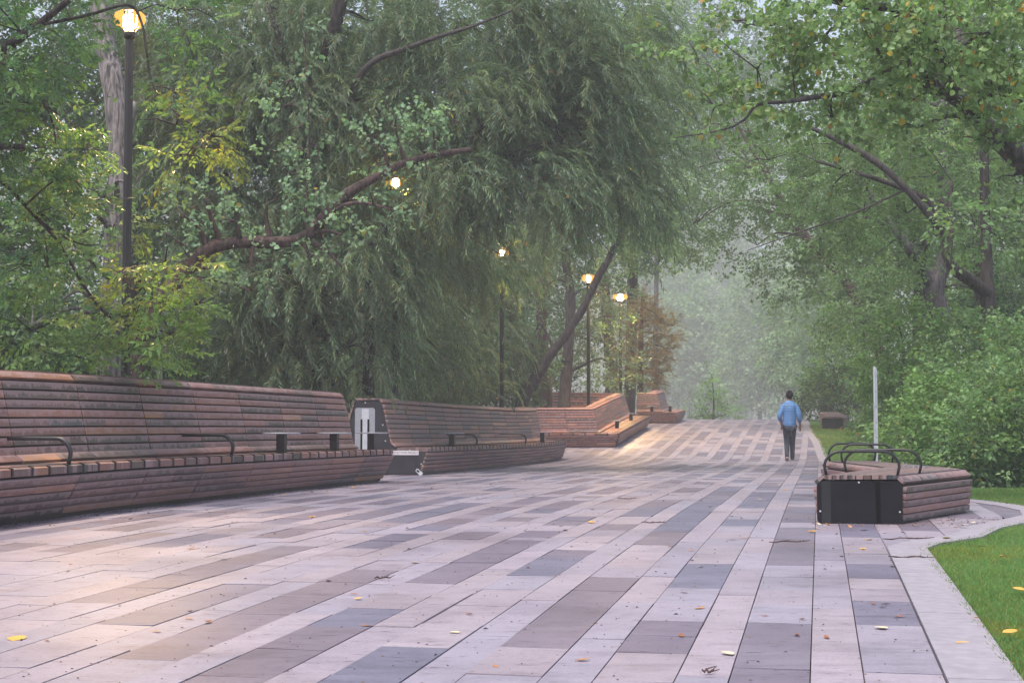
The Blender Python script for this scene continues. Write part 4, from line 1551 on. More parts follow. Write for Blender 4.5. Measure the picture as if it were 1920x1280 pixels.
tree('box_elder_tree', 'leafy tree with yellowing pointed leaves hanging over the left bench', 'tree', 'elder', 'elder',
     [(-330, 720, 16.6, .17), (-320, 400, 16.5, .15), (-280, 150, 16.3, .13), (-200, -60, 16.2, .11), (-120, -250, 16.2, .08)],
     [(40, 60, 15.6, 150, 80, .9, 62), (40, 190, 16, 120, 80, .9, 52), (100, 270, 16.4, 75, 70, .8, 28), (110, -5, 16, 110, 50, .8, 36), (330, 20, 16.4, 80, 40, .7, 20),
      (20, 290, 16, 90, 70, .7, 30), (70, 400, 16.4, 110, 70, .8, 42), (215, 420, 20.5, 40, 30, .5, 9, 'elder_yellow'), (90, 500, 16.8, 105, 70, .8, 38), (285, 560, 17.2, 50, 40, .7, 19, 'elder_fresh'),
      (320, 625, 17.5, 60, 60, .6, 30, 'elder_fresh'), (240, 655, 17.6, 100, 40, .6, 26, 'elder_fresh'), (60, 620, 17, 120, 60, .8, 36, 'elder_fresh'), (310, 490, 17, 60, 30, .5, 12, 'elder_yellow'), (150, 670, 17.4, 90, 30, .6, 20),
      (330, 235, 16.2, 80, 40, .6, 20, 'elder_yellow'), (400, 255, 16.2, 50, 30, .4, 10, 'elder_yellow'), (330, 175, 16.2, 40, 35, .5, 9), (350, 290, 16.2, 50, 30, .4, 9, 'elder_yellow'),
      (120, 330, 16.4, 50, 35, .5, 10, 'elder_yellow'), (370, 570, 17.6, 35, 40, .4, 9, 'elder_fresh'), (-60, -200, 16.2, 350, 150, 1.6, 90), (230, 590, 17.2, 60, 30, .5, 12, 'elder_yellow')],
     'bark_dark', 42, limbs=[
         [(-270, 300, 16.3, .08), (-120, 170, 16, .065), (0, 97, 15.6, .05), (60, 55, 15.5, .04), (130, 0, 15.5, .03)],
         [(60, 50, 15.6, .02), (160, 30, 15.9, .018), (240, 10, 16.1, .016), (266, 45, 16.1, .013), (276, 110, 16.1, .012), (283, 150, 16.1, .012), (300, 180, 16.1, .010), (345, 225, 16.1, .008), (400, 255, 16.1, .005)],
         [(-280, 250, 16.3, .05), (-120, 280, 16.3, .035), (0, 340, 16.4, .022), (60, 400, 16.5, .02), (110, 455, 16.7, .018), (160, 540, 16.9, .016), (200, 590, 17.1, .014), (245, 612, 17.2, .012), (300, 635, 17.4, .009), (340, 610, 17.5, .006)],
         [(60, 400, 16.5, .014), (100, 432, 16.6, .012), (150, 457, 16.8, .010), (185, 459, 16.9, .007)],
         [(-100, 60, 16, .03), (0, 118, 15.8, .016), (50, 145, 15.9, .013), (95, 220, 16.1, .010), (105, 270, 16.2, .008)],
         [(-200, 300, 16.3, .05), (-60, 270, 16, .04), (0, 275, 15.8, .035), (45, 275, 15.7, .03)]])

# --- poplar leaning over the path
tree('leaning_poplar_tree', 'poplar with a bare reddish limb leaning across in front of the willow, pale round leaves', 'tree', 'poplar', 'poplar_pale',
     [(245, 720, 21.6, .15), (262, 640, 21.7, .14), (290, 575, 21.8, .125), (335, 522, 22, .11), (390, 468, 22, .095), (450, 455, 22, .085), (560, 450, 22.1, .08), (610, 405, 22.2, .08), (645, 368, 22.2, .075), (700, 335, 22.3, .06), (760, 305, 22.3, .05), (830, 288, 22.4, .042), (884, 281, 22.4, .034)],
     [(345, 405, 21.8, 42, 32, .3, 14), (385, 372, 21.8, 34, 24, .3, 10), (440, 415, 21.8, 50, 30, .35, 14), (500, 385, 21.9, 50, 32, .35, 17), (560, 375, 21.9, 55, 35, .35, 20), (600, 420, 21.9, 50, 40, .35, 18),
      (540, 330, 22.1, 40, 28, .3, 11), (700, 262, 22.2, 32, 30, .3, 11), (740, 235, 22.2, 36, 24, .3, 10), (800, 222, 22.2, 40, 22, .3, 11), (850, 225, 22.3, 32, 28, .3, 12), (720, 310, 22.1, 42, 24, .3, 12),
      (770, 270, 22.2, 50, 18, .3, 9), (700, 385, 22.1, 40, 30, .3, 9), (740, 395, 22.1, 30, 26, .3, 6), (405, 510, 21.9, 45, 28, .3, 10), (470, 500, 21.9, 50, 30, .3, 14), (580, 482, 22, 42, 18, .3, 8),
      (470, 545, 22, 24, 26, .25, 5), (640, 440, 22, 26, 20, .25, 5), (548, 150, 22.1, 40, 36, .3, 9), (572, 78, 22.1, 18, 24, .2, 5), (530, 200, 22.1, 42, 24, .3, 9), (590, 275, 22.1, 38, 18, .25, 6), (515, 285, 22.1, 26, 16, .25, 5), (560, 240, 22.1, 40, 20, .25, 5), (330, 450, 21.9, 40, 22, .3, 6), (640, 500, 22, 14, 10, .2, 0)],
     'bark_red', 43, limbs=[[(570, 430, 22.1, .022), (577, 330, 22.1, .018), (580, 240, 22.1, .014), (575, 150, 22.1, .011), (572, 60, 22.1, .007)],
                            [(795, 297, 22.3, .012), (800, 315, 22.3, .009), (801, 334, 22.3, .006)], [(880, 282, 22.4, .012), (886, 272, 22.4, .008), (890, 258, 22.4, .004)]], yellow=.01, scale=.92, thr=-.6)

# --- the big willow
wb = []
for (px, py, Y, rx, ry, n) in [
    (350, 40, 30, 130, 110, 160), (520, 50, 30, 140, 110, 190), (690, 40, 30, 140, 110, 190), (860, 40, 30.5, 140, 110, 190), (1020, 40, 31, 130, 110, 180), (1150, 70, 32, 90, 110, 130), (1210, 160, 33, 50, 90, 60),
    (380, 200, 29.5, 120, 100, 150), (540, 210, 29.5, 130, 100, 170), (700, 200, 29.5, 130, 100, 170), (860, 210, 30, 130, 100, 170), (1010, 200, 30.5, 120, 100, 160), (1130, 230, 31.5, 90, 100, 130), (1195, 310, 33, 55, 90, 70),
    (380, 350, 29.5, 110, 90, 130), (520, 370, 29.5, 120, 90, 150), (680, 350, 29.5, 120, 90, 150), (830, 360, 29.5, 120, 90, 150), (970, 340, 30, 110, 90, 140), (1090, 370, 31, 90, 70, 100), (1165, 410, 32, 55, 55, 50),
    (430, 500, 29.3, 90, 80, 110), (560, 520, 29.3, 100, 80, 120), (690, 500, 29.3, 100, 80, 120), (800, 490, 34, 100, 70, 150), (900, 500, 38, 80, 80, 140), (1010, 440, 40, 70, 45, 80),
    (420, 640, 29.6, 80, 80, 85), (530, 650, 29.6, 90, 80, 100), (650, 650, 29.6, 90, 80, 100), (770, 630, 37, 90, 90, 150), (860, 630, 43, 70, 80, 130), (925, 630, 47, 45, 80, 90), (1090, 130, 31, 130, 90, 120), (460, 130, 29.5, 130, 90, 120)]:
    wb.append((px, py, Y, rx, ry, 1.1, int(n * 2.6)))
wb += [(941, 478, 34, 20, 16, .3, 12), (480, 715, 33, 120, 30, .8, 130), (690, 715, 35, 110, 30, .8, 130), (880, 715, 40, 70, 40, .8, 90)]
tree('willow_tree', 'huge grey-green willow with drooping narrow leaves behind the benches', 'tree', 'willow', 'willow',
     [(600, 740, 30.3, .2), (600, 500, 30.3, .18), (600, 300, 30.2, .17), (606, 170, 30, .16), (616, 100, 29.3, .145), (632, 30, 29, .13), (655, -80, 29, .11)], wb, 'bark_dark', 44,
     limbs=[[(598, 330, 29.8, .10), (650, 190, 28.9, .075), (695, 120, 28.4, .06), (760, 92, 28.3, .05), (820, 70, 28.3, .04), (880, 52, 28.3, .03), (960, 20, 28.6, .02)],
            [(600, 420, 30, .09), (550, 200, 29, .07), (528, 90, 28.7, .05), (500, 0, 28.7, .04)],
            [(690, 740, 30, .12), (692, 560, 29.8, .11), (690, 500, 29.7, .1), (760, 380, 29.8, .08), (900, 240, 29.4, .06), (960, 160, 29.4, .04)],
            [(600, 600, 30, .08), (520, 480, 29.8, .06), (430, 340, 29.6, .04), (400, 250, 29.5, .03)],
            [(700, 300, 29.6, .1), (900, 300, 30, .08), (1050, 260, 30.6, .06), (1150, 200, 31.5, .04)],
            [(780, 355, 29.3, .02), (850, 340, 28.9, .02), (925, 312, 28.6, .012)]],
     yellow=.004, scale=1.15, wl=1.3, thr=.02, shell=.2)

# --- mid distance, left of the path
tree('dark_leaning_tree', 'slender dark trunk leaning right behind the second bench', 'tree', 'broad', 'broad',
     [(978, 752, 47.5, .22), (1008, 702, 47.5, .17), (1030, 668, 47.5, .145), (1052, 640, 47.5, .13), (1085, 592, 47.5, .12), (1106, 552, 47.5, .115), (1124, 514, 47.5, .11), (1140, 488, 47.5, .10), (1165, 430, 47.5, .08)],
     [(1180, 420, 47.5, 70, 50, 1.3, 90), (1090, 440, 48, 70, 40, 1.2, 70), (1000, 640, 53, 50, 60, .8, 34), (930, 600, 53, 60, 70, 1, 60), (1180, 470, 49, 50, 40, 1, 40), (1230, 470, 52, 40, 40, 1, 30)],
     'bark_dark', 45, limbs=[[(1000, 712, 47.5, .07), (1002, 690, 47.5, .06), (1006, 672, 47.5, .04)], [(1120, 520, 47.5, .05), (1135, 505, 47.5, .04), (1142, 470, 47.5, .03)]], scale=1.15)
tree('grey_trunk_tree', 'grey upright trunk with a dark band beside the leaning tree', 'tree', 'broad', 'far',
     [(1058, 752, 53, .21), (1062, 700, 53, .19), (1066, 640, 53, .17), (1070, 560, 53, .16), (1062, 500, 53, .14), (1050, 400, 53, .12)],
     [(1080, 600, 54.5, 80, 60, 1.2, 75), (1020, 540, 54.5, 80, 60, 1.2, 75), (1130, 640, 55, 50, 70, 1, 65), (1070, 480, 54, 90, 60, 1.4, 90), (1130, 560, 56, 60, 60, 1, 60), (1040, 400, 54, 120, 70, 1.5, 100), (1150, 700, 57, 50, 40, 1, 40)],
     'bark_mid', 46, scale=1.2)
mb = MB()
mb.tube([P(1062.5, 681, 53), P(1063, 676, 53)], .205, 12)
o = mb.build('trunk_band', M['steel_black'], None); o.parent = bpy.data.objects['grey_trunk_tree']
tree('brown_trunk_tree', 'short reddish trunk behind the folded bench', 'tree', 'far', 'far',
     [(1026, 752, 57, .22), (1022, 700, 57, .2), (1018, 640, 57, .18), (1010, 520, 57, .15)], [(1000, 560, 58, 90, 80, 1.5, 60), (960, 660, 58, 60, 60, 1.2, 40), (1100, 680, 60, 60, 50, 1.2, 40)], 'bark_red', 47)
tree('broad_trunk_tree', 'wide brown trunk just behind the bright far lamp', 'tree', 'far', 'far',
     [(1147, 742, 66, .3), (1148, 700, 66, .28), (1140, 620, 66, .25), (1130, 500, 66, .2)], [(1130, 480, 67, 100, 80, 2, 60), (1150, 600, 67, 60, 60, 1.4, 40), (1190, 680, 67, 30, 40, 1, 20)], 'bark_red', 48)

# golden conifer
cb = []
limbs_c = []
for k, (ty, x1, y1) in enumerate([(575, 1240, 598), (600, 1262, 612), (622, 1266, 634), (645, 1258, 655), (668, 1250, 676), (690, 1244, 702), (712, 1236, 722), (585, 1175, 600), (615, 1165, 640), (650, 1168, 668), (690, 1170, 705), (560, 1212, 572)]):
    limbs_c.append([(1203, ty, 64, .03), ((1203 + x1) / 2, (ty + y1) / 2 - 3, 64, .025), (x1, y1, 64, .012)])
    for f in (.35, .65, .92):
        cb.append((1203 + (x1 - 1203) * f, ty + (y1 - ty) * f, 64, 13, 6, .6, 20))
tree('golden_conifer_tree', 'small golden larch glowing beside the bright far lamp', 'tree', 'needle', 'gold', [(1200, 745, 64, .14), (1202, 640, 64, .1), (1204, 545, 64, .03)], cb, 'bark_red', 49, limbs=limbs_c, branch=False, thr=-2, shell=.1, scale=.8)

# --- right side
tree('forked_cottonwood_tree', 'thick grey trunk forking low among the right-hand shrubs', 'tree', 'broad', 'broad',
     [(1766, 660, 34, .29), (1762, 600, 34, .25), (1752, 560, 34, .23), (1752, 535, 34, .22), (1770, 490, 34, .15), (1776, 430, 34, .13), (1770, 340, 34, .14), (1765, 200, 34, .11), (1750, 60, 34, .08)],
     [(1700, 300, 35, 120, 90, 1.4, 150), (1800, 300, 35.5, 120, 100, 1.4, 150), (1600, 350, 36, 110, 90, 1.4, 140), (1850, 420, 36, 90, 90, 1.2, 110), (1690, 420, 36.5, 90, 60, 1.1, 80), (1640, 200, 35, 120, 80, 1.4, 140), (1780, 160, 36, 130, 90, 1.5, 140), (1880, 200, 36, 90, 110, 1.4, 120), (1640, 480, 37.5, 70, 60, 1.1, 70), (1700, 470, 31, 60, 40, .8, 50), (1830, 430, 26.5, 70, 50, .7, 40), (1750, 330, 30, 100, 60, 1, 80), (1560, 420, 33, 90, 60, 1, 90), (1480, 340, 34, 90, 60, 1, 90), (1640, 260, 31, 100, 50, 1, 80)],
     'bark_mid', 50, limbs=[[(1750, 545, 34, .15), (1728, 505, 33.8, .12), (1708, 472, 33.6, .11), (1685, 440, 33.6, .09), (1650, 390, 33.8, .07), (1600, 330, 34, .06)]], nseg=12)
tree('dark_limbed_tree', 'dark tree with a long crooked limb reaching left over the path', 'tree', 'elder', 'broad',
     [(1872, 760, 28, .18), (1862, 640, 28, .16), (1852, 560, 28, .14), (1850, 470, 28, .10), (1846, 330, 28, .085), (1850, 150, 28, .06)],
     [(1500, 240, 28.5, 70, 40, .8, 40), (1580, 280, 28.5, 80, 50, .8, 60), (1660, 330, 28.6, 80, 50, .8, 60), (1560, 350, 28.6, 80, 40, .8, 50), (1720, 260, 28.6, 90, 50, .9, 60), (1850, 300, 28.6, 80, 80, 1, 60), (1880, 450, 28.8, 60, 60, .8, 40), (1620, 400, 28.8, 60, 40, .7, 36), (1440, 300, 28.8, 60, 40, .7, 34), (1700, 400, 29.4, 60, 30, .6, 26)],
     'bark_dark', 51, limbs=[[(1856, 552, 28, .12), (1822, 527, 27.7, .105), (1790, 505, 27.6, .1), (1776, 478, 27.6, .09), (1772, 440, 27.6, .08), (1742, 402, 27.5, .07), (1695, 350, 27.4, .06), (1640, 302, 27.4, .06), (1560, 258, 27.4, .045), (1480, 222, 27.5, .025)],
                             [(1770, 432, 27.6, .07), (1745, 380, 27.7, .06), (1690, 352, 27.7, .05), (1610, 325, 27.7, .04), (1530, 302, 27.8, .02)],
                             [(1778, 480, 27.6, .06), (1782, 440, 27.7, .06), (1780, 400, 27.8, .045), (1785, 340, 27.9, .03)],
                             [(1700, 355, 27.5, .022), (1600, 400, 27.6, .018), (1500, 435, 27.8, .012), (1400, 470, 28, .006)]], yellow=.006)
tree('near_poplar_tree', 'poplar reaching in from the right with round leaves, some turned yellow', 'tree', 'poplar', 'poplar',
     [(2350, 720, 17.8, .2), (2250, 560, 17.8, .18), (2100, 420, 17.8, .155), (1980, 345, 17.8, .145), (1910, 292, 17.8, .135), (1862, 250, 17.8, .115), (1800, 190, 17.8, .085), (1720, 150, 17.7, .06)],
     [(1860, 60, 16.5, 120, 80, .9, 110), (1750, 80, 16.8, 110, 80, .9, 100), (1640, 60, 17.2, 110, 70, .9, 90), (1540, 80, 17.6, 90, 60, .8, 70), (1880, 180, 16.8, 90, 70, .8, 70), (1760, 170, 17, 100, 60, .8, 70), (1640, 150, 17.4, 90, 50, .8, 60),
      (1500, 180, 17.8, 80, 45, .7, 46), (1420, 130, 18, 80, 60, .8, 44), (1400, 40, 18, 100, 60, .9, 50), (1850, 270, 17.4, 70, 40, .6, 28), (1340, 200, 18.2, 60, 50, .6, 24), (1720, 240, 17.4, 70, 30, .6, 26), (1560, 0, 17.4, 160, 50, .9, 80), (1800, -60, 16.8, 240, 70, 1.2, 110), (1900, 330, 17.8, 40, 40, .5, 12), (1560, 220, 17.8, 60, 30, .5, 16), (1300, 90, 18.4, 60, 70, .7, 22)],
     'bark_mid', 52, limbs=[[(1760, 165, 17.7, .055), (1700, 120, 17.6, .045), (1650, 140, 17.6, .04), (1590, 172, 17.6, .036), (1530, 182, 17.6, .032), (1480, 190, 17.7, .026), (1420, 197, 17.8, .018), (1395, 225, 17.9, .014), (1350, 245, 18, .011), (1265, 258, 18.2, .006)],
                            [(1492, 190, 17.7, .010), (1488, 150, 17.7, .009), (1482, 110, 17.7, .006)],
                            [(1800, 185, 17.8, .05), (1740, 60, 17.5, .045), (1690, 20, 17.5, .05), (1580, 5, 17.6, .05), (1480, -30, 17.6, .04)],
                            [(1480, -30, 17.6, .02), (1462, 20, 17.6, .014), (1440, 50, 17.7, .01), (1340, 30, 17.8, .006)],
                            [(1420, 130, 17.9, .01), (1380, 100, 17.9, .009), (1342, 70, 18, .006)]], yellow=.03, scale=1.0)
tree('slanting_trunk_tree', 'slanting brown trunk behind the shrubs, right of the walker', 'tree', 'broad', 'broad',
     [(1668, 720, 50, .2), (1640, 640, 50, .19), (1612, 570, 50, .18), (1580, 520, 50, .17), (1545, 480, 50, .16), (1500, 430, 50, .14), (1450, 350, 50, .1)],
     [(1450, 350, 51, 100, 80, 1.8, 150), (1350, 300, 52, 100, 90, 2, 150), (1540, 260, 52, 110, 90, 2, 150), (1400, 200, 52, 120, 90, 2, 150), (1300, 420, 53, 80, 80, 1.8, 100), (1420, 460, 52, 90, 60, 1.6, 110), (1530, 400, 53, 80, 70, 1.6, 100), (1330, 120, 53, 90, 80, 2, 90), (1500, 520, 54, 90, 50, 1.4, 90), (1590, 440, 53, 60, 60, 1.4, 60), (1262, 330, 56, 70, 90, 2, 150), (1240, 200, 56, 70, 90, 2, 150), (1310, 230, 55, 70, 80, 2, 130), (1250, 80, 56, 80, 80, 2, 120), (1290, 440, 56, 50, 50, 1.6, 70)],
     'bark_red', 53, limbs=[[(1500, 430, 50, .08), (1512, 380, 50, .07), (1515, 330, 50, .05)]], scale=1.25)
tree('upright_dark_tree', 'dark upright trunk at the right edge behind the crooked limb', 'tree', 'broad', 'broad',
     [(1848, 640, 38, .22), (1842, 520, 38, .21), (1838, 420, 38, .2), (1832, 300, 38, .18), (1815, 200, 38, .16), (1800, 60, 38, .12)],
     [(1900, 560, 39, 80, 90, 1.4, 100), (1860, 640, 39, 80, 70, 1.2, 90), (1720, 560, 40, 70, 60, 1.2, 70), (1920, 420, 39, 70, 110, 1.3, 90), (1840, 60, 40, 140, 90, 1.6, 120), (1700, 60, 41, 120, 90, 1.6, 110), (1580, 100, 42, 110, 90, 1.6, 110), (1980, 250, 39, 90, 180, 1.5, 90)],
     'bark_dark', 54, scale=1.15)

# shrubs on the right
SHRUBS = [
    ('dense green shrub at the right edge of the lawn', 1900, 800, 22.5, 120, 110, .9, 210, 'broad'),
    ('bright green shrub bulging behind the low bench', 1780, 800, 25, 90, 90, .9, 170, 'broad_bright'),
    ('low leafy shrub just behind the bare steel post', 1712, 830, 27, 60, 60, .7, 90, 'broad'),
    ('tall shrub below the forked trunk', 1840, 680, 27, 110, 80, 1., 180, 'broad'),
    ('light green shrub arching out left of the forked trunk', 1690, 660, 32, 80, 80, 1.1, 150, 'broad_bright'),
    ('rounded shrub right of the far low bench', 1672, 755, 38, 48, 70, 1.0, 120, 'broad'),
    ('yellowish-green shrub on the bank behind the far low bench', 1590, 690, 60, 70, 75, 1.4, 190, 'broad_bright'),
    ('dark shrub close behind the far low bench', 1560, 740, 60, 50, 45, 1.0, 120, 'broad_dark'),
    ('small shrub in the gap between lawn and trees', 1690, 760, 33, 60, 70, .9, 110, 'broad'),
    ('upper shrub under the crooked dark limb', 1900, 600, 30, 70, 80, 1., 110, 'broad_dark'),
    ('shrub with a few orange leaves at the right edge', 1920, 700, 25, 70, 80, .8, 110, 'broad'),
    ('mid-height shrub behind the light green one', 1620, 580, 46, 60, 60, 1.4, 110, 'broad'),
    ('low sprawling shrub beside the lawn in front of the tall ones', 1830, 880, 22.5, 70, 40, .5, 80, 'broad_dark'),
]
for i, (lb, px, py, Y, rx, ry, rd, n, pl_) in enumerate(SHRUBS):
    c = P(px, py, Y)
    tree('shrub', lb, 'shrub', 'broad', pl_, [(px, min(py + ry * .8, 930), Y, .035), (px + 5, py, Y, .025), (px - 4, py - ry * .6, Y, .015)],
         [(px, py, Y, rx, ry, rd, int(n * 1.35)), (px - rx * .3, py + ry * .5, Y - .1, rx * .8, ry * .55, rd * .8, int(n * .7)), (px + rx * .35, py - ry * .45, Y + .1, rx * .6, ry * .5, rd * .8, n // 2)],
         'bark_mid', 70 + i, group='shrubs along the right side of the path', yellow=.006, thr=-.25, wl=.7, scale=.82 if Y < 35 else 1.1)

# --- far trees at the end of the path
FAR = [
    ('hazy tall tree closing the end of the path', 1290, 470, 330, 110, 150, 6, 420, 'far_mist_tint', 1290, 790),
    ('misty rounded tree left of the far gap', 1300, 660, 240, 80, 110, 5, 320, 'far_mist_tint', 1295, 795),
    ('pale hazy tree straight above the walker', 1430, 640, 210, 70, 130, 5, 340, 'far_mist_tint', 1425, 795),
    ('yellowish hazy tree right of the walker', 1490, 640, 120, 50, 115, 2.5, 220, 'far_mist_tint', 1500, 795),
    ('hazy tree behind the slanting trunk', 1545, 600, 100, 55, 150, 3, 230, 'far_mist_tint', 1545, 795),
    ('faint broad tree at the back of the far gap', 1380, 520, 400, 120, 190, 7, 460, 'far_mist_tint', 1385, 790),
    ('faint tree at the far left behind the golden larch', 1220, 560, 280, 80, 200, 6, 380, 'far_mist_tint', 1225, 780),
    ('high-crowned hazy tree over the right of the path', 1600, 350, 110, 130, 220, 5, 330, 'far_mist_tint', 1610, 790),
    ('hazy dark-stemmed tree beside the misty rounded one', 1350, 690, 300, 90, 90, 6, 320, 'far_mist_tint', 1375, 790),
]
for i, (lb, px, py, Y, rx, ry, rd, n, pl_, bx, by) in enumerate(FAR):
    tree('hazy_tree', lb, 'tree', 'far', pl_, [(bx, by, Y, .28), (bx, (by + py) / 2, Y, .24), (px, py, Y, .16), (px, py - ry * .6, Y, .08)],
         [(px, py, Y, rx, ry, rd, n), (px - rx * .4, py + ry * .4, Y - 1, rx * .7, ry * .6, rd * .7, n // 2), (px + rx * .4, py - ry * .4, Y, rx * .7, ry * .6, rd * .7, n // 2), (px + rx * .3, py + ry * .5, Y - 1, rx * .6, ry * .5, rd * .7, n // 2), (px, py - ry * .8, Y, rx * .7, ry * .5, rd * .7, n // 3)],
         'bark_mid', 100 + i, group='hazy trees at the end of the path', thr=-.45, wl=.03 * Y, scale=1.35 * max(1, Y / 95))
tree('sapling', 'small bright green sapling at the end of the path', 'tree', 'broad', 'sapling', [(1338, 790, 74, .05), (1338, 740, 74, .03), (1334, 700, 74, .015)],
     [(1338, 765, 74, 22, 22, .6, 34), (1334, 735, 74, 14, 20, .5, 24), (1330, 712, 74, 8, 14, .4, 12), (1360, 778, 74, 24, 12, .5, 20), (1300, 782, 74, 26, 8, .5, 14)], 'bark_mid', 120, scale=1.3, thr=-1)

# --- trees behind the willow and above the right bank, closing the view
BACK = [
    ('dark broad tree at the far left behind the box elder', -60, 330, 30, 260, 420, 1.6, 420, 'broad_dark'),
    ('dark tree just right of the pale trunk, deep in the wood', 250, 330, 38, 200, 420, 2, 420, 'broad_dark'),
    ('dark tree deep in the wood behind the willow stem', 520, 330, 44, 220, 430, 2.4, 420, 'broad_dark'),
    ('dark tree filling the gap behind the second lamp', 800, 330, 48, 200, 430, 2.4, 420, 'broad_dark'),
    ('dark tree behind the slender leaning trunk', 1010, 330, 64, 150, 420, 3, 330, 'broad_dark'),
    ('tall tree behind the willow tips above the far lamps', 1180, 220, 68, 140, 330, 3, 330, 'far'),
    ('tall tree high above the far end of the path', 1330, 150, 150, 150, 200, 6, 300, 'far'),
    ('tall tree behind the forked trunk', 1720, 300, 52, 170, 400, 3, 400, 'broad'),
    ('tall tree at the far right behind the shrubs', 1930, 330, 46, 170, 420, 2.5, 400, 'broad'),
]
for i, (lb, px, py, Y, rx, ry, rd, n, pl_) in enumerate(BACK):
    sp = 'far' if Y > 40 else 'broad'
    bl = []
    rr = random.Random(300 + i)
    for k in range(9):
        bl.append((px + rr.uniform(-.6, .6) * rx, py + (-.75 + 1.5 * (k + .5) / 9) * ry, Y + rr.uniform(-.6, .6), rx * rr.uniform(.5, .75), ry * rr.uniform(.2, .32), rd * .8, n // 2))
    tx = 1225 if 1300 < px < 1350 else px
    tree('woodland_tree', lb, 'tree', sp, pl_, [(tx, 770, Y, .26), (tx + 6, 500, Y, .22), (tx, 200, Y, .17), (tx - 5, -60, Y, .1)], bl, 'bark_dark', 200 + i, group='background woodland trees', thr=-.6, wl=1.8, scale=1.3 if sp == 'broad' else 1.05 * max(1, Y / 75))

UNDER = [(330, 690, 33), (450, 700, 37), (590, 695, 40), (720, 700, 41), (840, 705, 44), (930, 700, 50), (1000, 712, 62), (100, 660, 27), (-20, 650, 25)]
UL = ['dark understory shrub just right of the pale trunk', 'dark understory shrub behind the far end of the left bench', 'dark understory shrub behind the willow stem', 'dark understory shrub behind the second lamp pole', 'dark understory shrub above the middle of the second bench',
      'dark understory shrub right of the half hidden lamp pole', 'dark understory shrub behind the foot of the leaning trunk', 'dark understory shrub behind the near part of the left bench', 'dark understory shrub at the left edge behind the bench']
for i, (px, py, Y) in enumerate(UNDER):
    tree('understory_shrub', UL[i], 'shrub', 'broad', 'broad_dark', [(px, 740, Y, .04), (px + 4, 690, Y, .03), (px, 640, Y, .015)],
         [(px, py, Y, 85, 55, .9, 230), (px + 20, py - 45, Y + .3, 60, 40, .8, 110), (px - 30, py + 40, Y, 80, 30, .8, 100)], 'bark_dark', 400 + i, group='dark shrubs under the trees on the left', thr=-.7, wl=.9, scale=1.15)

# far-off wood as one mass
def woodland():
    rg = np.random.default_rng(77)
    Vs, Fs, Cs, base = [], [], [], 0
    for k in range(46):
        px = -300 + 2600 * k / 45
        for (py, ry) in ((640, 150), (420, 170)):
            Y = rg.uniform(450, 530)
            c = np.array(P(px + rg.uniform(-30, 30), py + rg.uniform(-30, 30), Y))
            r_ = np.array([rg.uniform(75, 110) * Y / F, 10.0, ry * Y / F])
            p, d = blob_points(c, r_, 95, rg, 14.0, -.9, .3)
            p[:, 2] = np.maximum(p[:, 2], .6)
            out = sprays('far', 'far_mist_tint', p, d, rg, 9.5)
            Vs.append(out[0]); Fs.append(out[1] + base); Cs.append(out[2]); base += len(out[0])
    o = link(bpy.data.objects.new('woodland', mesh_np('woodland', np.concatenate(Vs), np.concatenate(Fs), M['leaf'], col=np.concatenate(Cs))))
    tag(o, 'far-off wooded slope closing the view behind the hazy trees', 'woodland', kind='stuff')


woodland()


# undergrowth behind the benches and at the shrub feet
def undergrowth():
    rg = np.random.default_rng(78)
    n = 1700
    Y = rg.uniform(17, 62, n)
    X = np.where(rg.random(n) < .6, C0 + .192 * Y - rg.uniform(9.0, 15, n), edge_xv(Y) + np.interp(Y, [14, 17, 21, 43, 60], [2.6, 2.2, 2.0, 3.2, 1.5]) + rg.uniform(0, 5, n))
    p = np.stack([X, Y, gv(Y) + rg.uniform(.02, .35, n)], 1)
    d = np.stack([rg.normal(0, 1, n), rg.normal(0, 1, n), np.full(n, .6)], 1)
    V, Fc, C = sprays('broad', 'broad_dark', p, d, rg, 1.0)
    o = link(bpy.data.objects.new('undergrowth', mesh_np('undergrowth', V, Fc, M['leaf'], col=C)))
    tag(o, 'dark low leafy growth under the trees', 'undergrowth', kind='stuff')


undergrowth()

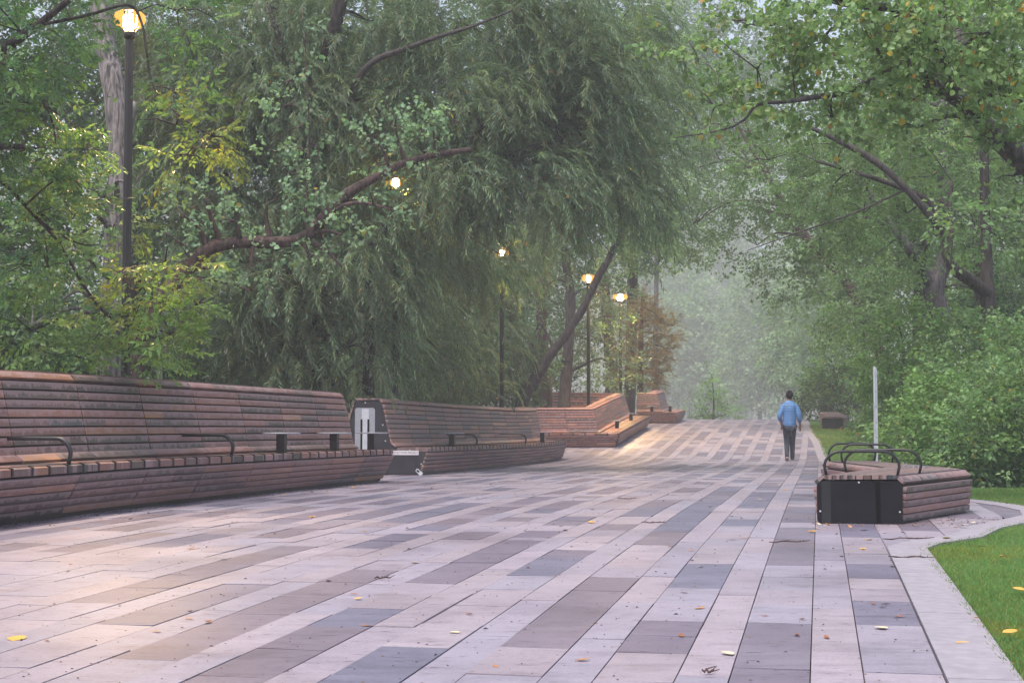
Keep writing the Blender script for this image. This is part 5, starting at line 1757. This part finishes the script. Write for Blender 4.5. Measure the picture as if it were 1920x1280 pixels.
# ------------------------------------------------------------------ the walker
def person():
    Y = 41.0
    base = P(1481, 866, Y)
    x0, z0 = base.x, g(Y) + .022
    root = empty('person', 'person in a blue quilted jacket and dark jeans walking away up the path', 'person')
    root.location = (x0, Y, z0)
    hgt = 1.78
    k = hgt / 1.78
    # joints: x right (seen from behind), y away from the camera, z up
    J = {
        'pelvis': (0, 0, .95, .135, .105), 'waist': (0, .005, 1.10, .13, .10), 'chest': (0, .01, 1.30, .155, .115), 'upper': (0, .0, 1.42, .13, .09), 'neck': (0.005, .01, 1.515, .055, .055),
        'skull': (.005, .03, 1.60, .07, .085), 'head': (.005, .03, 1.67, .078, .095), 'crown': (.005, .025, 1.73, .06, .075),
        'lsh': (-.165, .0, 1.40, .06, .06), 'lel': (-.245, -.04, 1.15, .045, .045), 'lwr': (-.20, .08, .95, .032, .03), 'lha': (-.195, .12, .90, .026, .036),
        'rsh': (.175, .0, 1.40, .06, .06), 'rel': (.235, -.05, 1.14, .045, .045), 'rwr': (.265, .05, .92, .032, .03), 'rha': (.272, .085, .86, .026, .036),
        'lhip': (-.085, 0, .90, .085, .085), 'lkn': (-.07, .05, .50, .058, .058), 'lan': (-.075, -.12, .14, .04, .04), 'lto': (-.08, .0, .05, .035, .028),
        'rhip': (.085, 0, .90, .085, .085), 'rkn': (.072, .12, .50, .058, .058), 'ran': (.07, .14, .09, .04, .04), 'rto': (.075, .27, .035, .036, .026),
    }

    def skinned(name, chain, mat, grow=0.0, order=None, sub=2, gr=None):
        names = []
        for a, b in chain:
            for q in (a, b):
                if q not in names: names.append(q)
        me = bpy.data.meshes.new(name)
        def co(n):
            return Vector(J[n][:3])
        me.from_pydata([co(n) for n in names], [(names.index(a), names.index(b)) for a, b in chain], [])
        o = bpy.data.objects.new(name, me)
        COL.objects.link(o)
        md = o.modifiers.new('skin', 'SKIN')
        md.use_smooth_shade = True
        sv = me.skin_vertices[0].data if me.skin_vertices else None
        if sv is None:
            me.attributes
        for i, n in enumerate(names):
            rx, ry = J[n][3] + grow, J[n][4] + grow
            if gr and n in gr: rx, ry = gr[n]
            me.skin_vertices[0].data[i].radius = (rx, ry)
            me.skin_vertices[0].data[i].use_root = (i == 0)
        sb = o.modifiers.new('sub', 'SUBSURF'); sb.levels = sub; sb.render_levels = sub
        bpy.context.view_layer.update()
        dg = bpy.context.evaluated_depsgraph_get()
        m2 = bpy.data.meshes.new_from_object(o.evaluated_get(dg))
        bpy.data.objects.remove(o)
        m2.materials.clear(); m2.materials.append(mat)
        m2.polygons.foreach_set('use_smooth', np.ones(len(m2.polygons), dtype=bool))
        return link(bpy.data.objects.new(name, m2), root)

    # fingers join the body chain
    for s, sx in (('l', -1), ('r', 1)):
        hx, hy, hz = J[s + 'ha'][:3]
        for f, (ox, oy, L) in enumerate(((-.024, .03, .075), (-.008, .036, .085), (.008, .036, .08), (.024, .03, .062))):
            J['%sf%da' % (s, f)] = (hx + ox * .5, hy + oy * .4 + .012, hz - .04, .009, .009)
            J['%sf%db' % (s, f)] = (hx + ox * .7, hy + oy * .9 + .012, hz - .04 - L * .5, .0085, .0085)
            J['%sf%dc' % (s, f)] = (hx + ox * .7, hy + oy * 1.2 + .03, hz - .04 - L, .0075, .0075)
        J[s + 'ta'] = (hx - sx * .025, hy + .03, hz - .005, .011, .011)
        J[s + 'tb'] = (hx - sx * .04, hy + .06, hz - .045, .009, .009)
    body = [('pelvis', 'waist'), ('waist', 'chest'), ('chest', 'upper'), ('upper', 'neck'), ('neck', 'skull'), ('skull', 'head'), ('head', 'crown'),
            ('upper', 'lsh'), ('lsh', 'lel'), ('lel', 'lwr'), ('lwr', 'lha'), ('upper', 'rsh'), ('rsh', 'rel'), ('rel', 'rwr'), ('rwr', 'rha'),
            ('pelvis', 'lhip'), ('lhip', 'lkn'), ('lkn', 'lan'), ('lan', 'lto'), ('pelvis', 'rhip'), ('rhip', 'rkn'), ('rkn', 'ran'), ('ran', 'rto')]
    for s in 'lr':
        for f in range(4):
            body += [(s + 'ha', '%sf%da' % (s, f)), ('%sf%da' % (s, f), '%sf%db' % (s, f)), ('%sf%db' % (s, f), '%sf%dc' % (s, f))]
        body += [(s + 'ha', s + 'ta'), (s + 'ta', s + 'tb')]
    small = {n: (J[n][3] * .8, J[n][4] * .8) for n in ('pelvis', 'waist', 'chest', 'upper', 'lsh', 'rsh', 'lel', 'rel', 'lhip', 'rhip', 'lkn', 'rkn', 'lan', 'ran', 'lto', 'rto')}
    skinned('body', body, M['skin'], gr=small)
    # jacket
    J['hem'] = (0, 0, .86, .175, .135)
    J['midriff'] = (0, .005, 1.05, .185, .14)
    J['jchest'] = (0, .01, 1.27, .205, .145)
    J['jup'] = (0, .0, 1.435, .105, .10)
    J['collar'] = (.003, .008, 1.545, .07, .075)
    J['lcuff'] = (-.205, .06, .98, .052, .05)
    J['rcuff'] = (.262, .035, .955, .052, .05)
    jg = {'lsh': (.082, .09), 'rsh': (.082, .09), 'lel': (.07, .072), 'rel': (.07, .072)}
    J['lsh'] = (-.172, 0, 1.355, .06, .06); J['rsh'] = (.18, 0, 1.355, .06, .06)
    J['lel'] = (-.262, -.06, 1.12, .045, .045); J['rel'] = (.248, -.05, 1.11, .045, .045)
    skinned('jacket', [('midriff', 'hem'), ('midriff', 'jchest'), ('jchest', 'jup'), ('jup', 'collar'), ('jup', 'lsh'), ('lsh', 'lel'), ('lel', 'lcuff'), ('jup', 'rsh'), ('rsh', 'rel'), ('rel', 'rcuff')], M['puffer'], gr=jg)
    J['tp'] = (0, 0, .92, .155, .125)
    tgp = {'lhip': (.105, .11), 'rhip': (.105, .11), 'lkn': (.078, .08), 'rkn': (.078, .08), 'lan': (.058, .06), 'ran': (.058, .06)}
    J['lhip'] = (-.085, 0, .84, .085, .085); J['rhip'] = (.085, 0, .84, .085, .085)
    J['lcu'] = (-.076, -.15, .09, .058, .06); J['rcu'] = (.07, .135, .045, .058, .06)
    skinned('jeans', [('tp', 'lhip'), ('lhip', 'lkn'), ('lkn', 'lan'), ('tp', 'rhip'), ('rhip', 'rkn'), ('rkn', 'ran'), ('lan', 'lcu'), ('ran', 'rcu')], M['denim'], gr=tgp)
    # hair: a full rounded cap, longer at the nape
    rh = random.Random(4)
    mb = MB()
    vs, fs = [], []
    nu, nv = 20, 14
    for i in range(nv + 1):
        th = math.pi * i / nv
        for k in range(nu):
            ph = 2 * math.pi * k / nu
            sx, sy, sz = math.sin(th) * math.cos(ph), math.sin(th) * math.sin(ph), math.cos(th)
            j = 1 + rh.uniform(-.035, .045)
            front = max(0, sy)
            zz = sz * .118 if sz > 0 else sz * (.125 - .085 * front)
            vs.append((.005 + sx * .094 * j * (1 if sz > -.3 else .86), .012 + sy * (.108 - .02 * front) * j, 1.675 + zz * j))
    for i in range(nv):
        for k in range(nu):
            fs.append((i * nu + k, (i + 1) * nu + k, (i + 1) * nu + (k + 1) % nu, i * nu + (k + 1) % nu))
    mb.add(vs, fs)
    mb.build('hair', M['hair'], root, smooth=True)
    # face: nose, ears
    mb = MB()
    mb.tube([(.005, .115, 1.665), (.005, .138, 1.635), (.005, .118, 1.62)], [.008, .014, .01], 6)
    mb.build('nose', M['skin'], root, smooth=True)
    for sx in (-1, 1):
        mb = MB()
        mb.tube([(.005 + sx * .086, .035, 1.685), (.005 + sx * .098, .03, 1.66), (.005 + sx * .088, .038, 1.625)], [.01, .016, .009], 7)
        mb.build('ear', M['skin'], root, smooth=True)
        mb = MB()
        mb.lathe((.005 + sx * .032, .112, 1.66), [(.003, -.009), (.012, -.004), (.012, .004), (.003, .009)], 8)
        mb.build('eye', M['wet'], root, smooth=True)
    mb = MB(); mb.tube([(-.02, .117, 1.595), (.005, .121, 1.592), (.03, .117, 1.595)], .006, 6); mb.build('mouth', M['shoe'], root, smooth=True)
    # shoes
    for nm, (ax, ay, az), (tx, ty, tz), pitch in (('l', (-.077, -.15, .12), (-.08, .03, .035), 1), ('r', (.071, .10, .055), (.075, .30, .04), 0)):
        mb = MB()
        a, t = Vector((ax, ay, az)), Vector((tx, ty, tz))
        mid = a.lerp(t, .5)
        mb.tube([a, a.lerp(t, .25) + Vector((0, 0, .012)), mid + Vector((0, 0, .005)), a.lerp(t, .8), t], [.042, .052, .05, .045, .02], 10)
        sh = mb.build('shoe', M['shoe'], root, smooth=True)
        mb = MB()
        d = (t - a).normalized(); nn = Vector((1, 0, 0)).cross(d)
        lo = -nn if nn.z > 0 else nn
        out = [a + lo * .04 + Vector((sx * w, 0, 0)) + d * f for (sx, w, f) in ((-1, .03, -.04), (1, .03, -.04), (1, .045, .1), (1, .03, .2), (-1, .03, .2), (-1, .045, .1))]
        mb.prism(out, lo * .02)
        mb.build('sole', M['sole'], sh)
    root.rotation_euler = (0, 0, -R(8))
    return root


person()

# ------------------------------------------------------------------ fallen leaves, twigs, crumbs
def fallen_leaves():
    rnd = random.Random(17)
    kinds = [((.62, .34, .06), 'yellow', 'round'), ((.30, .11, .04), 'brown', 'lance'), ((.60, .52, .36), 'pale', 'round'), ((.45, .20, .06), 'orange', 'lance')]
    meshes = {}
    for ki, (c, nm, shp) in enumerate(kinds):
        for v in range(3):
            n = 9
            pts = []
            L, W = 1.0, (.8 if shp == 'round' else .42)
            curl = rnd.uniform(.06, .3); twist = rnd.uniform(-.2, .2)
            vs = []
            for i in range(n):
                t = i / (n - 1)
                w = W * .5 * math.sin(math.pi * min(1, t ** (.75 if shp == 'round' else .9))) * (1 if i not in (0, n - 1) else 0) + .006
                zc = curl * (t - .5) ** 2 * 1.6 + .02
                vs += [(t - .5, -w, zc + curl * w * .9 + twist * w * t), (t - .5, 0, zc), (t - .5, w, zc + curl * w * .9 - twist * w * t)]
            fs = []
            for i in range(n - 1):
                for j in (0, 1):
                    fs.append((i * 3 + j, i * 3 + j + 1, i * 3 + j + 4, i * 3 + j + 3))
            # stalk
            b = len(vs)
            vs += [(-.5, -.012, .06), (-.5, .012, .06), (-.85, .03, .03), (-.85, .01, .03)]
            fs.append((b, b + 1, b + 2, b + 3))
            meshes[(ki, v)] = mesh_np('fallen_leaf', np.array(vs), np.array(fs), M['attr'], col=np.array([c] * len(vs)) * np.array([rnd.uniform(.85, 1.1) for _ in vs])[:, None])
    labels = ['small yellow leaf fallen on the grey paving', 'curled brown leaf fallen on the grey paving', 'pale dry leaf fallen on the grey paving', 'orange-brown leaf fallen on the grey paving']
    groups = ['yellow fallen leaves', 'brown fallen leaves', 'pale fallen leaves', 'orange fallen leaves']

    def put(px, py, ki, size, label=None, lift=.024, grp=None):
        Y = zof(py)
        X = (px - CX) / F * Y * (1 / 1.0)
        o = bpy.data.objects.new('fallen_leaf', meshes[(ki, rnd.randrange(3))])
        o.location = (X, Y, g(Y) + lift)
        o.rotation_euler = (rnd.uniform(-.15, .15), rnd.uniform(-.15, .15), rnd.uniform(0, 6.28))
        o.scale = (size, size, size)
        link(o)
        tag(o, label or labels[ki], 'leaf', grp or (groups[ki] if not label else 'single fallen leaves'))

    put(1803, 1219, 0, .085, 'large yellow leaf on the concrete edging near the front right corner')
    put(38, 1209, 0, .10, 'yellow-orange leaf alone on the paving in the front left corner')
    put(1362, 1238, 2, .07, 'cream curled leaf on the paving, second strip left of the dark front stone')
    put(1648, 1189, 2, .075, 'cream and yellow leaf at the end of the dark stone beside the concrete edging')
    put(587, 975, 0, .075, 'yellow leaf on the paving in front of the left bench')
    put(687, 1002, 0, .075, 'yellow-green leaf with a dark twig, mid paving left of centre')
    fixed = [(1617, 1000, 2), (1625, 1018, 0), (1615, 1036, 0), (1670, 1070, 2), (1655, 1140, 1), (1632, 1140, 1), (1650, 1146, 1), (1680, 1165, 1), (1815, 1170, 1), (1820, 1185, 1), (1815, 1193, 1),
             (1500, 1170, 1), (1490, 1201, 1), (1545, 1206, 1), (1430, 1163, 1), (1275, 1203, 1), (1310, 1150, 3), (1280, 1120, 1), (1310, 1070, 2), (1370, 1018, 1), (1025, 1013, 0), (985, 963, 0), (1110, 960, 0), (1110, 985, 0), (1330, 955, 0), (1475, 960, 0),
             (1520, 1003, 0), (1395, 1015, 3), (1245, 918, 2), (1236, 931, 3), (1424, 940, 2), (1460, 912, 2), (985, 903, 3), (995, 880, 0), (1127, 910, 0), (1105, 984, 0), (1060, 1000, 2), (985, 1000, 2),
             (880, 1160, 1), (665, 1122, 1), (360, 1156, 1), (395, 1176, 1), (690, 1183, 3), (950, 1025, 1), (1090, 1250, 3), (930, 1262, 3), (1880, 1255, 3), (1780, 1271, 3), (1720, 1029, 2), (1800, 1003, 0), (1690, 1004, 2), (1655, 1005, 2)]
    for (px, py, ki) in fixed:
        put(px, py, ki, rnd.uniform(.045, .075))
    for _ in range(80):
        Y = 7 + 40 * rnd.random() ** 1.4
        q = rnd.uniform(-5.8, .7)
        X = C0 + .192 * Y + q
        o = bpy.data.objects.new('fallen_leaf', meshes[(ki := rnd.choice((0, 1, 1, 2, 3, 0)), rnd.randrange(3))])
        o.location = (X, Y, g(Y) + .024)
        o.rotation_euler = (rnd.uniform(-.15, .15), rnd.uniform(-.15, .15), rnd.uniform(0, 6.28))
        sc = rnd.uniform(.04, .075); o.scale = (sc, sc, sc)
        link(o); tag(o, labels[ki], 'leaf', groups[ki])
    spots = []
    for ln_, n_ in ((ln1, 26), (ln2, 16), (ln3, 8)):
        for _ in range(n_):
            p_, nn_ = ln_.at(rnd.uniform(0, ln_.len))
            q_ = p_ - nn_ * abs(rnd.gauss(0, .22))
            spots.append((q_.x, q_.y))
    for _ in range(26):
        spots.append((rnd.uniform(2.4, 4.7), rnd.uniform(12.9, 14.4)))
    for (X, Y) in spots:
        if X > edge_x(Y) - .05: continue
        o = bpy.data.objects.new('fallen_leaf', meshes[(ki := rnd.choice((1, 1, 3, 0, 2)), rnd.randrange(3))])
        o.location = (X, Y, g(Y) + .026)
        o.rotation_euler = (rnd.uniform(-.3, .3), rnd.uniform(-.3, .3), rnd.uniform(0, 6.28))
        sc = rnd.uniform(.035, .065); o.scale = (sc, sc, sc)
        link(o); tag(o, labels[ki], 'leaf', groups[ki])
    for (px, py) in ((1790, 1002), (1805, 997), (1835, 1040), (1770, 1025), (1905, 1125), (1885, 1210), (1875, 1060)):
        put(px, py, rnd.choice((0, 0, 2)), .075, 'yellowing leaf lying on the near lawn', .055, 'leaves on the near lawn')
    # twigs
    for (px, py, L, a, lb) in ((1705, 1054, .30, .0, 'long brown catkin-like twig lying across the concrete edging'), (1478, 1024, .30, .05, 'dark twig lying on the strip in front of the low bench'), (1225, 986, .22, .02, 'dark twig on the mid paving left of the low bench'),
                               (1175, 940, .22, 0, 'thin twig lying beside an orange leaf mid path'), (1700, 1018, .4, .15, 'forked twig reaching onto the corner of the lawn'), (720, 1094, .1, .2, 'short brown twig on the paving left of centre'), (1325, 1275, .05, .6, 'tiny curved black twig at the front edge')):
        Y = zof(py); X = (px - CX) / F * Y
        rr = random.Random(px)
        mb = MB()
        pts = [Vector((X - L / 2 + L * i / 6, Y + rr.uniform(-.012, .012) + a * (i / 6 - .5) * L, g(Y) + .03 + rr.uniform(0, .012))) for i in range(7)]
        mb.tube(pts, [.003, .005, .005, .0055, .005, .004, .002], 5)
        for i in (2, 4, 5):
            mb.tube([pts[i], pts[i] + Vector((rr.uniform(.0, .04), rr.uniform(-.05, .05), .012))], [.003, .0015], 4)
        tw = mb.build('fallen_twig', M['bark_red'])
        tag(tw, lb, 'twig', 'twigs on the paving')


fallen_leaves()


def litter():
    rg = np.random.default_rng(5)
    rnd = random.Random(5)
    pos = []
    # band of crumbs against the bench feet
    for ln, n in ((ln1, 1800), (ln2, 700), (ln3, 250)):
        for _ in range(n):
            s = rnd.uniform(0, ln.len)
            p, nn = ln.at(s)
            q = p + nn * (.16 - abs(rnd.gauss(0, .10)))
            pos.append((q.x, q.y))
    for _ in range(900):
        pos.append((rnd.uniform(2.6, 4.6), rnd.uniform(13.4, 14.6)))
    pos = [p for p in pos if p[0] < edge_x(p[1])]
    for _ in range(2600):
        Y = 5.5 + 30 * rnd.random() ** 1.7
        pos.append((C0 + .192 * Y + rnd.uniform(-6.3, 1.05), Y))
    pos = np.array(pos)
    n = len(pos)
    z = gv(pos[:, 1]) + .027
    s = rg.uniform(.0025, .006, n) * np.where(rg.random(n) < .06, 2.0, 1)
    a = rg.uniform(0, 6.28, n); el = rg.uniform(.3, 1, n)
    V = np.zeros((n, 5, 3))
    for i, (cx, cy, cz) in enumerate(((-1, 0, 0), (0, -1, 0), (1, 0, 0), (0, 1, 0), (0, 0, 1))):
        x, y = cx * s * 1.6, cy * s * el
        V[:, i, 0] = pos[:, 0] + x * np.cos(a) - y * np.sin(a)
        V[:, i, 1] = pos[:, 1] + x * np.sin(a) + y * np.cos(a)
        V[:, i, 2] = z + cz * s * .7 - .002
    idx = np.arange(n * 5).reshape(n, 5)
    Fc = np.concatenate([idx[:, [0, 1, 4]], idx[:, [1, 2, 4]], idx[:, [2, 3, 4]], idx[:, [3, 0, 4]]])
    pal = np.array([(.03, .02, .016), (.06, .03, .02), (.12, .06, .03), (.02, .018, .018), (.2, .13, .08)])
    C = np.repeat(pal[rg.integers(0, 5, n)], 5, 0)
    o = link(bpy.data.objects.new('leaf_litter', mesh_np('leaf_litter', V.reshape(-1, 3), Fc, M['litter'], col=C)))
    tag(o, 'dark crumbs of leaf and seed scattered over the paving', 'litter', kind='stuff')


litter()

# ------------------------------------------------------------------ haze
HAZE = 0.0018


def haze():
    mb = MB()
    x0, x1, y0, y1, z0, z1 = -330, 330, -12, 560, -2.0, 130
    mb.box(((x0 + x1) / 2, (y0 + y1) / 2, (z0 + z1) / 2), (x1 - x0, y1 - y0, z1 - z0))
    m = bpy.data.materials.new('haze')
    m.use_nodes = True
    nt = m.node_tree
    nt.nodes.clear()
    out = N(nt, 'ShaderNodeOutputMaterial')
    v = N(nt, 'ShaderNodeVolumePrincipled')
    v.inputs['Color'].default_value = (.98, .965, .97, 1)
    v.inputs['Density'].default_value = HAZE
    v.inputs['Anisotropy'].default_value = 0.0
    nt.links.new(v.outputs[0], out.inputs['Volume'])
    o = mb.build('haze', m)
    tag(o, kind='stuff')
    o['label'] = 'thin morning mist filling the park'


haze()

# ------------------------------------------------------------------ world, sun, camera
SUN_EL, SUN_AZ = R(66), R(212)     # azimuth measured clockwise from +Y
w = bpy.data.worlds.new('World')
S.world = w
w.use_nodes = True
nt = w.node_tree
bg = nt.nodes['Background']
sky = nt.nodes.new('ShaderNodeTexSky')
sky.sky_type = 'NISHITA'
sky.sun_disc = False
sky.sun_elevation = SUN_EL
sky.sun_rotation = SUN_AZ
sky.air_density = 1.0
sky.dust_density = 3.0
sky.ozone_density = 1.0
nt.links.new(sky.outputs[0], bg.inputs['Color'])
bg.inputs['Strength'].default_value = 0.11
sd = bpy.data.lights.new('sun', 'SUN')
sd.energy = 1.5
sd.angle = R(25)
sd.color = (1.0, .90, .81)
so = bpy.data.objects.new('sun', sd)
d = Vector((math.sin(SUN_AZ) * math.cos(SUN_EL), math.cos(SUN_AZ) * math.cos(SUN_EL), math.sin(SUN_EL)))
so.rotation_euler = (-d).to_track_quat('-Z', 'Y').to_euler()
so.location = (0, -5, 30)
link(so)

cam = bpy.data.cameras.new('camera')
cam.sensor_width = 36
cam.sensor_fit = 'HORIZONTAL'
cam.lens = F / 1920 * 36
cam.clip_end = 2000
co = bpy.data.objects.new('camera', cam)
co.location = (0, 0, HC)
co.rotation_euler = (R(90) + PITCH, 0, 0)
link(co)
S.camera = co
S.view_settings.view_transform = 'Standard'
S.view_settings.look = 'None'
S.view_settings.exposure = 1.33
S.view_settings.gamma = 1
S.render.engine = 'CYCLES'
cy = S.cycles
cy.max_bounces = 5
cy.diffuse_bounces = 3
cy.glossy_bounces = 2
cy.transmission_bounces = 3
cy.transparent_max_bounces = 4
cy.volume_bounces = 1
cy.caustics_reflective = False
cy.caustics_refractive = False
cy.sample_clamp_indirect = 6
cy.sample_clamp_direct = 0
